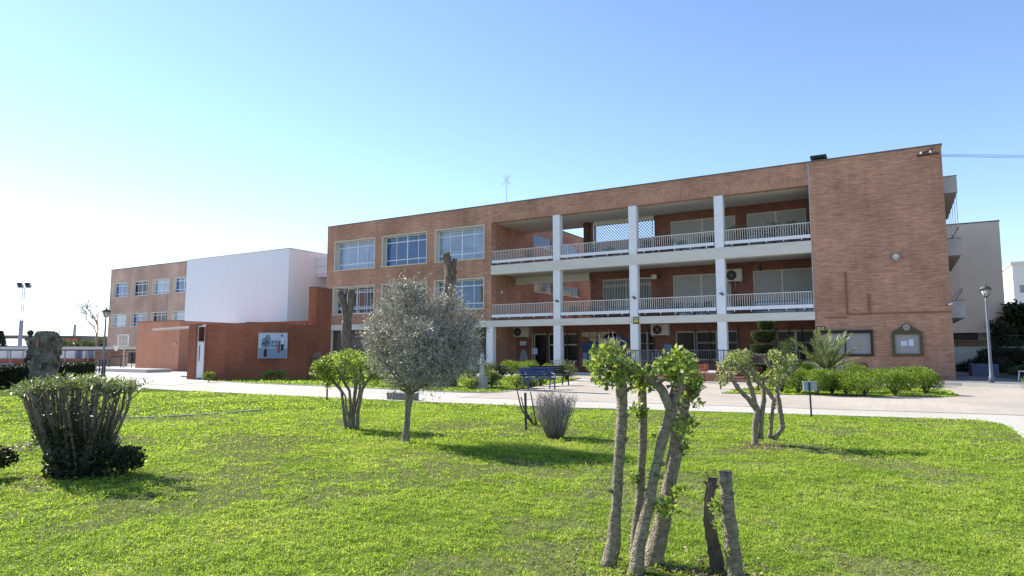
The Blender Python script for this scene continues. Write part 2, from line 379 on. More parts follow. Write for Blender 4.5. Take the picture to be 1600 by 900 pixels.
FT([(1.3, 34.36), (2.2, 34.2), (4.1, 33.35), (8, 32.05), (14, 30.55), (30, 27), (30, 36), (5, 37.2), (2.25, 60), (2.25, 38.0), (1.3, 37.8)], .115, pavemat('shade-dark paving', (.22, .22, .22), (.15, .15, .155), tile=.4), 'pavement')  # building's shade put into the paving colour, darker than the open path
FT([(5, 37.2), (8.5, 34.0), (30, 31), (60, 31), (60, 70), (2.3, 70), (2.3, 60)], .122, SOIL, 'garden_bed')
# edging of the round raised bed on the lawn
C0 = Vector((-17.6, 10.6)); arc = []
for a in range(-76, 10, 4):
    arc.append((C0.x+3.6*math.cos(math.radians(a)), C0.y+3.6*math.sin(math.radians(a))))
strip_along(arc, .06, -.03, .028, 'kerb', mat('bed edging', (.30, .31, .24), .9, var=.2))

# ---------------------------------------------------------------- grass blades (stuff)
def vnoise(x, y, s, seed):
    g = np.random.default_rng(seed); T = g.random((256, 256)); x = x*s+100; y = y*s+100
    xi = np.floor(x).astype(int); yi = np.floor(y).astype(int); fx = x-xi; fy_ = y-yi; fx = fx*fx*(3-2*fx); fy_ = fy_*fy_*(3-2*fy_)
    q = lambda a, b: T[a % 256, b % 256]
    return (q(xi, yi)*(1-fx)+q(xi+1, yi)*fx)*(1-fy_) + (q(xi, yi+1)*(1-fx)+q(xi+1, yi+1)*fx)*fy_
def inside(poly, x, y):
    r = np.zeros(len(x), bool); n = len(poly)
    for i in range(n):
        x1, y1 = poly[i]; x2, y2 = poly[(i+1) % n]
        if y1 == y2: continue
        c = ((y1 > y) != (y2 > y)) & (x < (x2-x1)*(y-y1)/(y2-y1)+x1); r ^= c
    return r
GRASS = leafmat('grass blade', (.145, .24, .025), (.44, .56, .10), trans=.48, rough=.6, spec=.2, c3=(.45, .42, .20), patch=.9)
DRY = leafmat('dry grass', (.26, .22, .13), (.40, .35, .24), trans=.2, rough=.8, spec=.1)
def blades(name, label, poly, rings, mat_, seed, lift=0, dry=False, hmul=1.0):
    g = np.random.default_rng(seed); out = []
    for d0, d1, dens, L, W in rings:
        n = int(dens*.5*math.radians(104)*(d1*d1-d0*d0)); r = np.sqrt(g.uniform(d0*d0, d1*d1, n)); a = g.uniform(math.radians(-52), math.radians(52), n)
        x = -np.sin(YAW-a)*r; y = np.cos(YAW-a)*r
        k = inside(poly, x, y); x = x[k]; y = y[k]; r = r[k]
        h = .5*vnoise(x, y, 6.5, 3)+.45*vnoise(x, y, 15, 4)+.25*vnoise(x, y, 1.3, 6)
        bare = (.5*vnoise(x, y, .8, 11)+.35*vnoise(x, y, 3.1, 12)+.25*vnoise(x, y, 9, 13))
        bare = np.clip((bare-.575)/.09, 0, 1)
        if dry: keep = g.random(len(x)) < bare*.9+.025
        else: keep = g.random(len(x)) > np.maximum(bare*.85, np.clip((.46-h)*2.6, 0, .8))
        x = x[keep]; y = y[keep]; h = h[keep]; n = len(x)
        D = np.stack([g.normal(0, .8, n), g.normal(0, .8, n), g.uniform(.1, .9, n) if not dry else g.uniform(.0, .35, n)], 1); D = unit(D)
        Lb = L*(.35+1.1*h)*g.uniform(.6, 1.3, n)*hmul; Wb = W*g.uniform(.7, 1.3, n)
        C = np.stack([x, y, np.full(n, lift)], 1); S = unit(np.cross(D, np.array([0, 0, 1.]) + g.normal(0, .4, (n, 3))))
        z0 = (np.clip(h-.35, 0, 1)[:, None]*np.array([0, 0, 1.])*.075*g.random((n, 1))*(0 if dry else 1))
        out.append(np.stack([C-S*Wb[:, None]*.5+z0, C+S*Wb[:, None]*.5+z0, C+D*Lb[:, None]+z0], 1).reshape(-1, 3))
    o = quads_object(name, np.concatenate(out), 3, mat_); return tag(o, label, 'grass', kind='stuff')
RINGS = [(2.2, 4.2, 19000, .018, .0048), (4.2, 7, 10000, .022, .0065), (7, 11, 5500, .026, .0085), (11, 17, 1800, .034, .0145), (17, 27, 450, .045, .030)]
blades('grass', 'short bright green clover-like grass covering the main lawn', LAWN, RINGS, GRASS, 21)
blades('dry_grass', 'pale dry straw in the bare patches of the main lawn', LAWN, [(a, b, c*.6, l*1.2, w_*.55) for a, b, c, l, w_ in RINGS[:4]], DRY, 22, dry=True)
blades('grass', 'green grass of the strip between the path and the red brick wall', STRIP, [(17, 27, 200, .055, .042), (27, 42, 90, .07, .06)], GRASS, 23)
blades('grass', 'green grass growing under the clipped shrubs by the notice boards', BED, [(20, 36, 220, .06, .05)], GRASS, 24)

# ================================================================ main building
def window(parent, x0, x1, z0, z1, Y, cols=4, rows=(.22, .78), m=ALU, gm=GL_B, fw=.06, depth=.06, surround=None, name='window', rail=True):
    b = MB(); b.box(x0, x1, Y, Y+depth, z0, z0+fw); b.box(x0, x1, Y, Y+depth, z1-fw, z1)
    b.box(x0, x0+fw, Y, Y+depth, z0+fw, z1-fw); b.box(x1-fw, x1, Y, Y+depth, z0+fw, z1-fw)
    for k in range(1, cols):
        x = x0+(x1-x0)*k/cols; t = fw*(.75 if k*2 == cols else .42); b.box(x-t, x+t, Y+.004, Y+depth-.004, z0+fw, z1-fw)
    for r in rows:
        z = z0+(z1-z0)*r; b.box(x0+fw, x1-fw, Y+.002, Y+depth-.008, z-fw*.55, z+fw*.55)
    f = b.build(name, m, parent)
    MB().box(x0+.01, x1-.01, Y+depth*.55, Y+depth*.55+.02, z0+.01, z1-.01).build('pane', gm, f)
    if surround:
        s = MB(); ya, yb = surround; t = .07
        s.box(x0-t, x0, ya, yb, z0-t, z1+t); s.box(x1, x1+t, ya, yb, z0-t, z1+t); s.box(x0, x1, ya, yb, z1, z1+t); s.box(x0, x1, ya-.02, yb, z0-t, z0)
        s.build('surround', SURR, f)
    return f

bld = thing('school_building', 'long three-storey brick building with white columns and open balconies facing the lawn', 'building', (-19, 38, 0))
X0, X1, XL, XJ, H = -40.4, 2.2, -24.3, -3.86, 11.7
WU = [(-39.5, -35.2, 8.02, 10.33), (-34.35, -30.05, 8.02, 10.33), (-29.2, -24.95, 8.02, 10.33)]
WL = [(-39.5, -35.2, 4.45, 6.56), (-34.35, -30.05, 4.45, 6.56), (-29.2, -24.95, 4.45, 6.56)]
t = .07
ops = [(a-t, b+t, c-t, d+t) for a, b, c, d in WU+WL]
b = MB().wall(X0, XL, 3.57, H, ops, 38, 38.6)
b.wall(XL, XJ, 10.95, H, [], 38, 38.45)
b.wall(XJ, X1, 0, H, [], 38, 38.45)
b.wallx(38.45, 60, 0, H, [], X1, X1-.3)
b.wallx(38.6, 64, 0, 3.2, [], X0, X0+.3); b.wallx(38.6, 64, 3.2, H, [], X0, X0+.3)
b.face([(X0, 64, 0), (X0, 64, H), (XL, 64, H), (XL, 64, 0)]); b.face([(X1, 60, 0), (X1, 60, H), (-13.7, 60, H), (-13.7, 60, 0)])
b.build('front_wall', BRICK, bld)
MB().wall(XL, XJ, 10.45, 10.95, [], 38, 38.45).build('soldier_course', BRICKV, bld)
# end wall of the loggia and the rear wing behind it, high ribbon windows
RW = [(44.15, 47.2, 9.72, 10.6), (49.0, 52.4, 9.6, 10.6), (44.15, 47.3, 6.1, 6.95), (49.0, 52.5, 6.2, 6.98)]
b = MB().wallx(38.6, 64, 0, 11.6, RW, XL, XL-.3); b.build('side_wall', BRICK, bld)
for y0, y1, z0, z1 in RW:
    f = MB(); fx_ = XL-.10
    for (ya, yb, za, zb) in ((y0, y1, z0, z0+.07), (y0, y1, z1-.07, z1), *[(y0+(y1-y0)*k/3-.04, y0+(y1-y0)*k/3+.04, z0+.07, z1-.07) for k in range(4)]):
        f.box(fx_, fx_+.05, max(ya, y0), min(yb, y1), za, zb)
    f = f.build('window', SURR, bld); MB().box(fx_+.015, fx_+.03, y0+.01, y1-.01, z0+.01, z1-.01).build('pane', GL_D if z0 > 9 else GL_K, f)
    MB().box(XL+.002, XL+.06, y0-.1, y1+.1, z0-.08, z0-.01).build('sill', SURR, f)
# roof and coping
MB().box(X0+.35, XL-.3, 38.6, 64, 11.2, 11.3).box(XL-.3, X1-.3, 38.46, 43.2, 11.2, 11.3).box(-13.7, X1-.3, 43.2, 60, 11.2, 11.3).build('roof', GREYC, bld)
MB().box(X0-.03, X1+.04, 37.96, 38.62, H, H+.06).box(X1-.32, X1+.04, 38.62, 60, H, H+.06).box(X0-.03, X0+.32, 38.62, 64, H, H+.06).box(XL-.33, XL+.04, 43.2, 64, 11.602, 11.68).build('coping', CAPM, bld)
MB().box(XJ-.03, XJ+.015, 37.985, 38.01, 3.6, H-.01).build('expansion_joint', GREYC, bld)
# slabs and soffits
MB().box(X0, XJ+.02, 37.95, 38.5, 3.14, 3.57).box(XL+.0, XJ, 37.93, 38.5, 6.76, 7.40).build('slab_edge', CREAM, bld, bevel=.03)
MB().box(X0+.3, XL, 38.6, 41.5, 3.3, 3.5).box(XL, XJ, 38.5, 41.5, 3.25, 3.56).box(XL, XJ, 38.5, 41.5, 6.92, 7.39).box(XL, XJ, 38.46, 43.1, 10.46, 10.9).build('floor_slab', SOFFIT, bld)
MB().box(XL, -18.4, 41.35, 41.6, 6.35, 6.9).build('rear_beam', CREAM, bld); MB().box(-18.0, -13.7, 41.35, 41.6, 10.17, 10.44).build('rear_beam', CREAM, bld)
for k, x in enumerate((-24.4, -19.2, -13.93, -8.7)):
    b = MB(); b.box(x-.25, x+.25, 37.97, 38.4, 0, 3.138)
    b.build('column', WHITE, bld, bevel=.012)
    if k:
        MB().box(x-.25, x+.25, 37.97, 38.4, 3.572, 6.758).build('column', WHITE, bld, bevel=.012)
        MB().box(x-.25, x+.25, 37.97, 38.4, 7.402, 10.448).build('column', WHITE, bld, bevel=.012)
for x in (-29.6, -34.85, -40.15): MB().box(x-.25, x+.25, 37.97, 38.4, 0, 3.138).build('column', WHITE, bld, bevel=.012)
MB().box(-25.7, -25.35, 39.5, 39.9, 0, 3.28).build('column', CREAM, bld)
# front windows of the left block
gms = [GL_B, GL_D, GL_B, GL_K, GL_K, GL_D]
for i, (a, c, z0, z1) in enumerate(WU+WL):
    f = window(bld, a, c, z0, z1, 38.42, 4, (.2, .8), ALU, gms[i], surround=(37.98, 38.48))
    if i in (0, 2):     # lowered blinds edges seen through the glass
        bl = MB()
        for q in range(4):
            zz = z0+(z1-z0)*(.3+.07*((q*5+i*3) % 5)); bl.box(a+(c-a)*q/4+.1, a+(c-a)*(q+1)/4-.1, 38.445, 38.451, zz, zz+.02)
        bl.build('blind_edge', mat('blind edge', (.12, .14, .18)), f)
    if i == 3:
        g_ = MB()
        for q in range(44):
            x = a+.1+(c-a-.2)*q/43; g_.box(x-.009, x+.009, 38.36, 38.378, z0+.36, z0+.56); g_.box(x-.009, x+.009, 38.36, 38.378, z1-.44, z1-.24)
        for q in range(8): x = a+.05+(c-a-.1)*q/7; g_.box(x-.012, x+.012, 38.362, 38.376, z0+.08, z1-.1)
        for zz in (z0+.34, z0+.56, z1-.46, z1-.24): g_.box(a+.05, c-.05, 38.352, 38.36, zz, zz+.025)
        g_.build('grille', ALU, f)
        MB().box(a+.5, a+.95, 38.445, 38.451, z0+.5, z1-.5).build('curtain', mat('ochre curtain', (.20, .10, .06)), f); MB().box(a+2.3, a+2.9, 38.445, 38.451, z0+.5, z1-.5).build('curtain', mat('ochre curtain', (.20, .10, .06)), f)
    if i == 5:
        MB().box(a+3.75, a+4.15, 38.445, 38.451, z0+.5, z1-.5).build('curtain', mat('ochre curtain', (.20, .10, .06)), f)
# back walls of the loggia
UW = [(-12.62, -8.5, 7.45, 9.93), (-7.83, -4.45, 7.45, 9.93)]
MW = [(-17.46, -14.0, 4.1, 6.36), (-12.54, -8.9, 3.65, 6.36), (-7.57, -4.24, 3.65, 6.36)]
GW = [(-26.2, -24.55, .72, 2.75), (-22.9, -21.75, .1, 2.72), (-21.7, -19.36, .72, 2.72), (-14.9, -13.85, .8, 2.72), (-12.45, -11.2, .45, 2.74), (-11.15, -8.55, .9, 2.74), (-6.35, -4.25, .9, 2.72)]
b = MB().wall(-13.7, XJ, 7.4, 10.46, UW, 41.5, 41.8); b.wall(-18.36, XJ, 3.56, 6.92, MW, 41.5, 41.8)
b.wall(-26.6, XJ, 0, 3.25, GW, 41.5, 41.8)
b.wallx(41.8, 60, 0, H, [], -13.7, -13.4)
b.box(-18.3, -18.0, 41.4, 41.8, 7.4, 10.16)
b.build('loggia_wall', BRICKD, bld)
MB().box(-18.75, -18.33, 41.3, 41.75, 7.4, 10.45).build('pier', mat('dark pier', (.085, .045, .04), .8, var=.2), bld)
MB().box(-26.6, -26.2, 38.6, 41.8, 0, 3.28).build('partition_wall', CREAM, bld)
MB().box(-18.9, -13.72, 43.5, 43.8, 3.5, 9.38).build('courtyard_wall', BRICK, bld)
for i, (a, c, z0, z1) in enumerate(UW+MW):
    if i == 2:
        f = window(bld, a, c, z0, z1, 41.56, 4, (.82,), SURR, GL_K)
        g_ = MB()
        for q in range(30): x = a+.08+(c-a-.16)*q/29; g_.box(x-.014, x+.014, 41.46, 41.488, z0+.05, z1-.05)
        for zz in (z0+.1, z1-.55, z1-.1): g_.box(a, c, 41.452, 41.46, zz, zz+.03)
        g_.build('grille', mat('pale grille', (.55, .54, .50)), f)
    else:
        f = window(bld, a, c, z0, z1, 41.56, 2, (), SURR, GL_B)
        s_ = MB(); zt = z0+(z1-z0)*(.32 if i != 1 else .12)
        zz = z1-.06
        while zz > zt: s_.box(a+.06, c-.06, 41.552, 41.57, zz-.045, zz-.004); zz -= .05
        s_.build('roller_shutter', SHUT, f)
        MB().box((a+c)/2-.05, (a+c)/2+.05, 41.535, 41.55, z0, z1).build('mullion', SURR, f)
for i, (a, c, z0, z1) in enumerate(GW):
    door = i in (1, 4)
    f = window(bld, a, c, z0, z1, 41.58, 1 if door else 2, () if door else (.6,), ALUD, GL_G, fw=.09, name='door' if door else 'window')
    if not door:
        g_ = MB()
        for q in range(4): x = a+(c-a)*q/3; g_.box(x-.03, x+.03, 41.40, 41.44, z0-.25, z1+.15)
        for zz in (z0+.4, z0+1.1): g_.box(a, c, 41.395, 41.40, zz, zz+.03)
        g_.build('grille', DARKM, f)
    if i == 0: MB().box(a+.1, c-.1, 41.593, 41.6, z0+.05, z0+.65).build('lace_curtain', PAPER, f)
# closed ground floor under the left block
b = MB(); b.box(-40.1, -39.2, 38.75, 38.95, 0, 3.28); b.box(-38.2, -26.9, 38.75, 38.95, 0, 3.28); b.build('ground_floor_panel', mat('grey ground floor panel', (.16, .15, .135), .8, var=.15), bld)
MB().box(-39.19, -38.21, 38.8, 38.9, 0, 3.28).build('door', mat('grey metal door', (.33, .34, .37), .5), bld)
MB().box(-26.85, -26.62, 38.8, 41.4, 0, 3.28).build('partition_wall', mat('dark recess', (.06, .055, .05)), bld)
# balcony railings
def railing(x0, x1, zb, zt, parent, Y=38.06, plate=True):
    f = MB(); f.box(x0, x1, Y-.02, Y+.03, zt-.035, zt); f.box(x0, x1, Y, Y+.02, zb+.02, zb+.045)
    n = max(2, round((x1-x0)/.128))
    for k in range(n+1):
        x = x0+(x1-x0)*k/n; x = min(max(x, x0+.012), x1-.012); f.box(x-.0125, x+.0125, Y, Y+.02, zb+.045, zt-.035)
    r = f.build('railing', mat('cream railing paint', (.66, .65, .60), .5), parent)
    if plate:
        MB().box(x0+.02, x1-.02, Y-.10, Y-.06, zb-.155, zb+.03).build('kick_plate', WHITE, r)
        MB().box(x0, x1, Y-.05, Y-.01, zb-.23, zb-.19).build('rail_foot', DARKM, r)
        c_ = MB()
        for k in range(5): x = x0+(x1-x0)*(k+.5)/5; c_.box(x-.02, x+.02, Y-.12, Y-.05, zb-.25, zb-.15)
        c_.build('bracket', ALU, r)
for xa, xb in ((-24.25, -19.47), (-18.93, -14.2), (-13.66, -8.97), (-8.43, -3.88)):
    railing(xa, xb, 7.72, 8.42, bld); railing(xa, xb, 3.94, 4.68, bld)
# white lattice screens on the top floor
lat = MB(); xa, xb, za, zb = -17.95, -13.75, 7.75, 10.15
def clipseg(x, z, s):   # the part of the line z-z0 = s(x-x0) inside the rectangle
    pts = []
    for X in (xa, xb):
        Z = z+s*(X-x)
        if za <= Z <= zb: pts.append((X, Z))
    for Z in (za, zb):
        X = x+(Z-z)/s
        if xa < X < xb: pts.append((X, Z))
    return pts[:2] if len(pts) >= 2 else None
c_ = -3.0
while c_ < 8:
    for s, yy in ((1, 41.30), (-1, 41.315)):
        q = clipseg(xa+c_, zb if s < 0 else za, s) if s > 0 else clipseg(xa+c_, za, s)
        if q:
            (x_, z_), (x2_, z2_) = q; lat.bar((x_, yy, z_), (x2_, yy, z2_), .012, .042)
    c_ += .21
L_ = lat.build('lattice_screen', mat('shade-tinted lattice', (.36, .40, .48), .6), bld)  # white strips coloured blue-grey, their shade against the sky painted in
MB().box(-18.0, -17.93, 41.26, 41.34, 7.4, 10.17).box(-13.76, -13.705, 41.26, 41.34, 7.4, 10.17).build('screen_post', WHITE, L_)
# side balconies on the right end
for k, (z0, z1) in enumerate(((9.44, 10.28), (6.25, 7.09), (3.13, 3.98))):
    MB().box(X1, X1+.62, 39, 47, z0, z1).build('end_balcony', GREYC, bld, bevel=.01)
    MB().box(X1, X1+.64, 38.98, 47.02, z1+.002, z1+.03).build('balcony_coping', CAPM, bld)
    if k:
        r = MB()
        for y in (39.1, 40.6, 42.1, 43.6, 45.1, 46.9): r.box(X1+.55, X1+.575, y-.012, y+.012, z1+.03, (9.44 if k == 1 else 6.25))
        r.box(X1+.02, X1+.58, 39.1, 39.12, z1+.62, z1+.64); r.box(X1+.55, X1+.57, 39.1, 46.9, z1+.62, z1+.64)
        r.build('steel_rods', GREYC, bld)
        MB().bar((X1+.25, 39.06, z1+.04), (X1+.58, 39.06, z1+.55), .03).build('brace', DARKM, bld)
# red conduits
MB().box(-2.34, -2.28, 37.93, 37.99, 3.36, 5.6).box(-1.32, -1.27, 37.93, 37.99, 3.42, 4.42).box(-2.28, X1, 37.94, 37.985, 3.36, 3.41).box(-3.4, -2.34, 37.95, 37.985, 3.22, 3.25).build('conduit', RUST, bld)
MB().box(-2.3, -1.5, 37.96, 37.995, .62, .86).build('vent_grille', mat('vent', (.12, .05, .04)), bld)
MB().box(-3.75, -3.05, 38.6, 39.3, 11.3, 11.98).box(-3.8, -3.0, 38.55, 39.35, 12.05, 12.2).build('chimney', mat('dark chimney', (.03, .03, .035)), bld)
MB().box(-24.6, -24.45, 37.9, 37.96, 3.0, 3.1).build('junction_box', GREYC, bld)

# ---------------------------------------------------------------- raised terrace with railing
ter = thing('terrace', 'low brick terrace with a concrete cap in front of the ground floor doors', 'terrace', (-8, 33, 0))
MB().box(-12.7, -4.0, 33, 37.9, -.03, .37).build('base_wall', BRICK, ter)
MB().box(-12.75, -3.95, 32.94, 37.9, .372, .43).build('cap', KERBM, ter)
tr = MB(); tr.box(-12.7, -4.05, 33.03, 33.08, 1.5, 1.55); tr.box(-12.7, -4.05, 33.04, 33.07, .52, .55)
for k in range(73): x = -12.68+k*.1195; tr.box(x-.009, x+.009, 33.045, 33.065, .55, 1.5)
for k in range(6): x = -12.68+k*1.72; tr.box(x-.02, x+.02, 33.035, 33.075, .43, 1.5)
for k in range(28): y = 33.15+k*.16; tr.box(-12.69, -12.675, y-.009, y+.009, .55, 1.5)
tr.box(-12.7, -12.66, 33.08, 37.6, 1.5, 1.55); tr.box(-12.7, -12.67, 33.08, 37.6, .52, .55)
tag(tr.build('terrace_railing', mat('terrace railing', (.09, .09, .095), .5), at=(-8.4, 33.05, .43)), 'grey steel railing with thin bars along the raised terrace', 'railing')
tag(MB().box(-24.0, -12.8, 37.3, 37.9, -.03, .14).build('step', KERBM, at=(-18, 37.6, 0)), kind='structure')
# ================================================================ left wing, white block, red walls
wing = thing('school_wing', 'farther brick wing with two rows of square windows, left of the white block', 'building', (-74, 44.6, 0))
WW = []
for (pa, pb) in ((-85.15, -81.75), (-80.85, -77.4), (-76.6, -73.1), (-72.4, -68.9), (-68.2, -64.7), (-64.0, -60.5)):
    WW += [(pa, pb, 8.12, 10.0), (pa, pb, 4.4, 6.08)]
LOWW = [(-81.0, -76.5, -.2, 1.35)]
b = MB().wall(-85.9, -59.2, -1, 11.7, WW+LOWW, 44.6, 45.0); b.wallx(45.0, 58, -1, 11.7, [], -85.9, -85.5); b.box(-85.5, -59.2, 57.6, 58, -1, 11.7); b.box(-85.5, -59.2, 45, 57.6, 11.2, 11.3)
b.build('front_wall', BRICKW, wing)
MB().box(-85.95, -59.2, 44.55, 45.05, 11.7, 11.78).build('coping', CAPM, wing)
MB().box(-73.6, -73.5, 44.5, 44.58, 0, 8).build('downpipe', GREYC, wing)
for i, (a, c, z0, z1) in enumerate(WW):
    window(wing, a+.08, c-.08, z0+.08, z1-.08, 44.86, 4, (.22, .8), ALU, GL_D if i % 3 == 0 else (GL_B if i % 3 == 1 else GL_K), surround=(44.56, 44.9))
window(wing, -80.95, -76.55, -.15, 1.3, 44.86, 3, (), ALUD, GL_K)
for x in (-82, -76.2, -70): MB().tube([(x, 50, 11.3), (x, 50, 12.4)], .05, 6).build('vent_pipe', GREYC, wing)

wb = thing('white_block', 'windowless white rendered block between the two brick wings', 'building', (-52, 38, 0))
MB().box(-59.6, -45.0, 38, 58, 0, 10.3).build('wall', RENDER_W, wb)
MB().box(-59.65, -44.95, 37.96, 58.05, 10.302, 10.36).build('coping', mat('pale coping', (.5, .5, .5)), wb)
MB().box(-44.99, X0-.01, 44, 58, 0, 10.0).build('link_wall', RENDER_W, wb)
MB().box(-44.98, X0-.02, 41.0, 41.15, 8.35, 9.85).box(-44.98, X0-.02, 41.15, 44, 8.1, 8.349).build('balcony', mat('white balcony panel', (.70, .71, .74), .7), wb)
MB().box(-44.98, X0-.02, 40.98, 40.998, 9.0, 9.04).build('balcony_seam', GREYC, wb)
MB().box(-40.62, -40.50, 38.2, 38.32, 3.0, 8.3).build('downpipe', WHITE, wb)
r = MB(); r.face([(-50, 46, 10.4), (-41, 46, 10.4), (-43, 50, 11.6), (-48, 50, 11.6)]); r.face([(-41, 46, 10.4), (-41, 54, 10.4), (-43, 50, 11.6)]); r.face([(-50, 54, 10.4), (-50, 46, 10.4), (-48, 50, 11.6)]); r.face([(-41, 54, 10.4), (-50, 54, 10.4), (-48, 50, 11.6), (-43, 50, 11.6)])
r.build('tiled_roof', mat('roof tiles', (.42, .20, .12), .8, var=.2, vscale=6), wb)

# salmon entrance block
sal = thing('entrance_block', 'salmon brick entrance block left of the white gate', 'building', (-49, 29, 0))
b = MB().wall(-51.6, -46.0, 0, 3.72, [], 29, 29.3); b.wallx(29.3, 34, 0, 3.72, [], -46.0, -46.3); b.box(-51.6, -51.3, 29.3, 37, 0, 3.72); b.box(-51.3, -46.3, 29.3, 37, 3.5, 3.6)
b.build('wall', BRICKS, sal)
MB().box(-46.0, -38.2, 34.0, 34.3, 0, 3.74).build('wall', BRICKT, sal)
MB().box(-51.65, -45.95, 28.96, 29.35, 3.722, 3.77).build('coping', BRICKT, sal)
MB().box(-45.9, -41, 30.0, 34, -.02, .16).box(-45.9, -41.5, 30.5, 34, .16, .32).build('step', KERBM, sal)
lm = thing('wall_lamp', 'small round yellowish lamp fixed high on the salmon brick block', 'lamp', (-46.4, 28.97, 2.0)); MB().lathe((-46.4, 28.93, 1.95), [(.05, 0), (.12, .04), (.13, .14), (.05, .2)], 10).build('lamp_shade', mat('yellow lamp', (.6, .5, .15)), lm); MB().box(-46.45, -46.35, 28.95, 28.995, 1.9, 2.2).build('bracket', GREYC, lm)

# curved red brick wall with gate
gate = thing('garden_wall', 'long curved red brick wall with a slim white gate and a tall end pier', 'wall', tuple(gr(400, 592)))
dA, dB = 34.4, 35.6
path_w = [fd(323, 592, 34.6), fd(352, 592, 34.6), fd(381, 592, 34.7), fd(420, 591, 35.0), fd(450, 590, 35.5), fd(472, 589, 36.2), fd(491, 588, 37.1)]
def wallpath(pts, z0, z1, th, mm, name, parent, u0=0):
    b = MB(); u = u0; pts = [Vector((p[0], p[1], 0)) for p in pts]; n = len(pts)
    nr = []
    for i in range(n):
        d = (pts[min(i+1, n-1)]-pts[max(i-1, 0)]).normalized(); nr.append(Vector((-d.y, d.x, 0))*th)
    for i in range(n-1):
        a, c = pts[i], pts[i+1]; L = (c-a).length; A, C_ = a+nr[i], c+nr[i+1]; Z0 = Vector((0, 0, z0)); Z1 = Vector((0, 0, z1))
        b.face([a+Z0, c+Z0, c+Z1, a+Z1], [(u, z0), (u+L, z0), (u+L, z1), (u, z1)]); b.face([C_+Z0, A+Z0, A+Z1, C_+Z1], [(u, z0), (u+L, z0), (u+L, z1), (u, z1)])
        b.face([a+Z1, c+Z1, C_+Z1, A+Z1])
        if i == 0: b.face([A+Z0, a+Z0, a+Z1, A+Z1])
        if i == n-2: b.face([c+Z0, C_+Z0, C_+Z1, c+Z1])
        u += L
    return b.build(name, mm, parent)
wallpath(path_w, -.05, 2.93, .28, BRICKT, 'wall', gate)
wallpath([p for p in path_w[2:5]], 2.932, 3.03, .28, BRICKT, 'wall', gate)
PRA, PRB = fd(491.3, 588, 37.15), fd(515.5, 586.5, 38.8)
wallpath([PRA, PRB], -.05, 5.12, .5, BRICKT, 'pier', gate)
wallpath([PRA, PRB], 5.122, 5.17, .5, CAPM, 'pier_cap', gate)
# gate leaf between two short piers
g0, g1, g2, g3 = fd(291.5, 592, 34.9), fd(303, 592, 34.5), fd(317.5, 592, 34.5), fd(323, 592, 34.6)
wallpath([g0, g1], -.05, 2.9, .5, BRICKT, 'pier', gate)
wallpath([g2+RV*.02, g3-RV*.01], -.05, 2.9, .4, BRICKT, 'pier', gate)
gd = thing('gate', 'tall slim white metal gate with barred top in the red brick wall', 'gate', tuple(g1))
n_ = (g2-g1).normalized(); gb = g1+FV*.12+n_*.02; ge = g2+FV*.12; gm_ = (gb+ge)/2; W2 = (ge-gb).length/2
MB().obox(gm_+Vector((0, 0, .97)), n_, FV, (0, 0, 1), W2-.07, .02, .93).build('leaf', WHITE, gd)
b = MB()
for s in (-1, 1): b.obox(gm_+n_*(s*(W2-.035))+Vector((0, 0, 1.4)), n_, FV, (0, 0, 1), .035, .04, 1.4)
b.obox(gm_+Vector((0, 0, 2.76)), n_, FV, (0, 0, 1), W2-.07, .035, .03); b.obox(gm_+Vector((0, 0, 1.94)), n_, FV, (0, 0, 1), W2-.07, .035, .03)
b.build('gate_frame', mat('gate frame', (.6, .55, .48)), gd)
b = MB()
for k in range(5): b.obox(gm_+n_*((k-2)*W2*.36)+Vector((0, 0, 2.35)), n_, FV, (0, 0, 1), .012, .012, .39)
b.obox(gm_+Vector((0, 0, 2.3)), n_, FV, (0, 0, 1), W2-.07, .01, .012)
b.build('bars', DARKM, gd)
MB().obox(gm_-n_*(W2-.16)+Vector((0, 0, 1.35))-FV*.035, n_, FV, (0, 0, 1), .015, .012, .42).build('handle', DARKM, gd)
cn = thing('canopy', 'thin flat canopy slab over the white gate', 'canopy', tuple(g1+Vector((0, 0, 2.75))))
cc = (fd(239, 514, 38)+fd(320, 511, 34.2))/2
q = [fd(322, 512, 34.2), fd(318, 512, 36.2), fd(240, 515, 42.2), fd(238, 515.5, 40.2)]
b = MB(); zt = 2.86; zb_ = 2.76
P4 = [Vector((p.x, p.y, 0)) for p in q]
b.face([p+Vector((0, 0, zt)) for p in P4]); b.face([p+Vector((0, 0, zb_)) for p in P4[::-1]])
for i in range(4): a, c = P4[i], P4[(i+1) % 4]; b.face([a+Vector((0, 0, zb_)), c+Vector((0, 0, zb_)), c+Vector((0, 0, zt)), a+Vector((0, 0, zt))])
b.build('slab', mat('canopy slab', (.38, .33, .30), .7), cn)

# security camera on the wall
def cctv(at, nrm, label, side=RV):
    t = thing('security_camera', label, 'camera', tuple(at)); at = Vector(at); nrm = Vector(nrm)
    MB().obox(at+nrm*.03, side, nrm, (0, 0, 1), .05, .03, .06).build('bracket', GREYC, t)
    MB().tube([at+nrm*.08, at+nrm*.14-side*.18-Vector((0, 0, .04))], .05, 8).build('body', WHITE, t)
    MB().tube([at+nrm*.14-side*.181-Vector((0, 0, .04)), at+nrm*.145-side*.21-Vector((0, 0, .045))], .035, 8).build('lens', DARKM, t)
    return t
cctv(fd(495, 517, 37.35), -FV, 'small white security camera on the tall red brick pier')
cctv((2.2, 37.98, 3.76), (.3, -1, 0), 'security camera on the right corner of the brick building', side=Vector((1, 0, 0)))
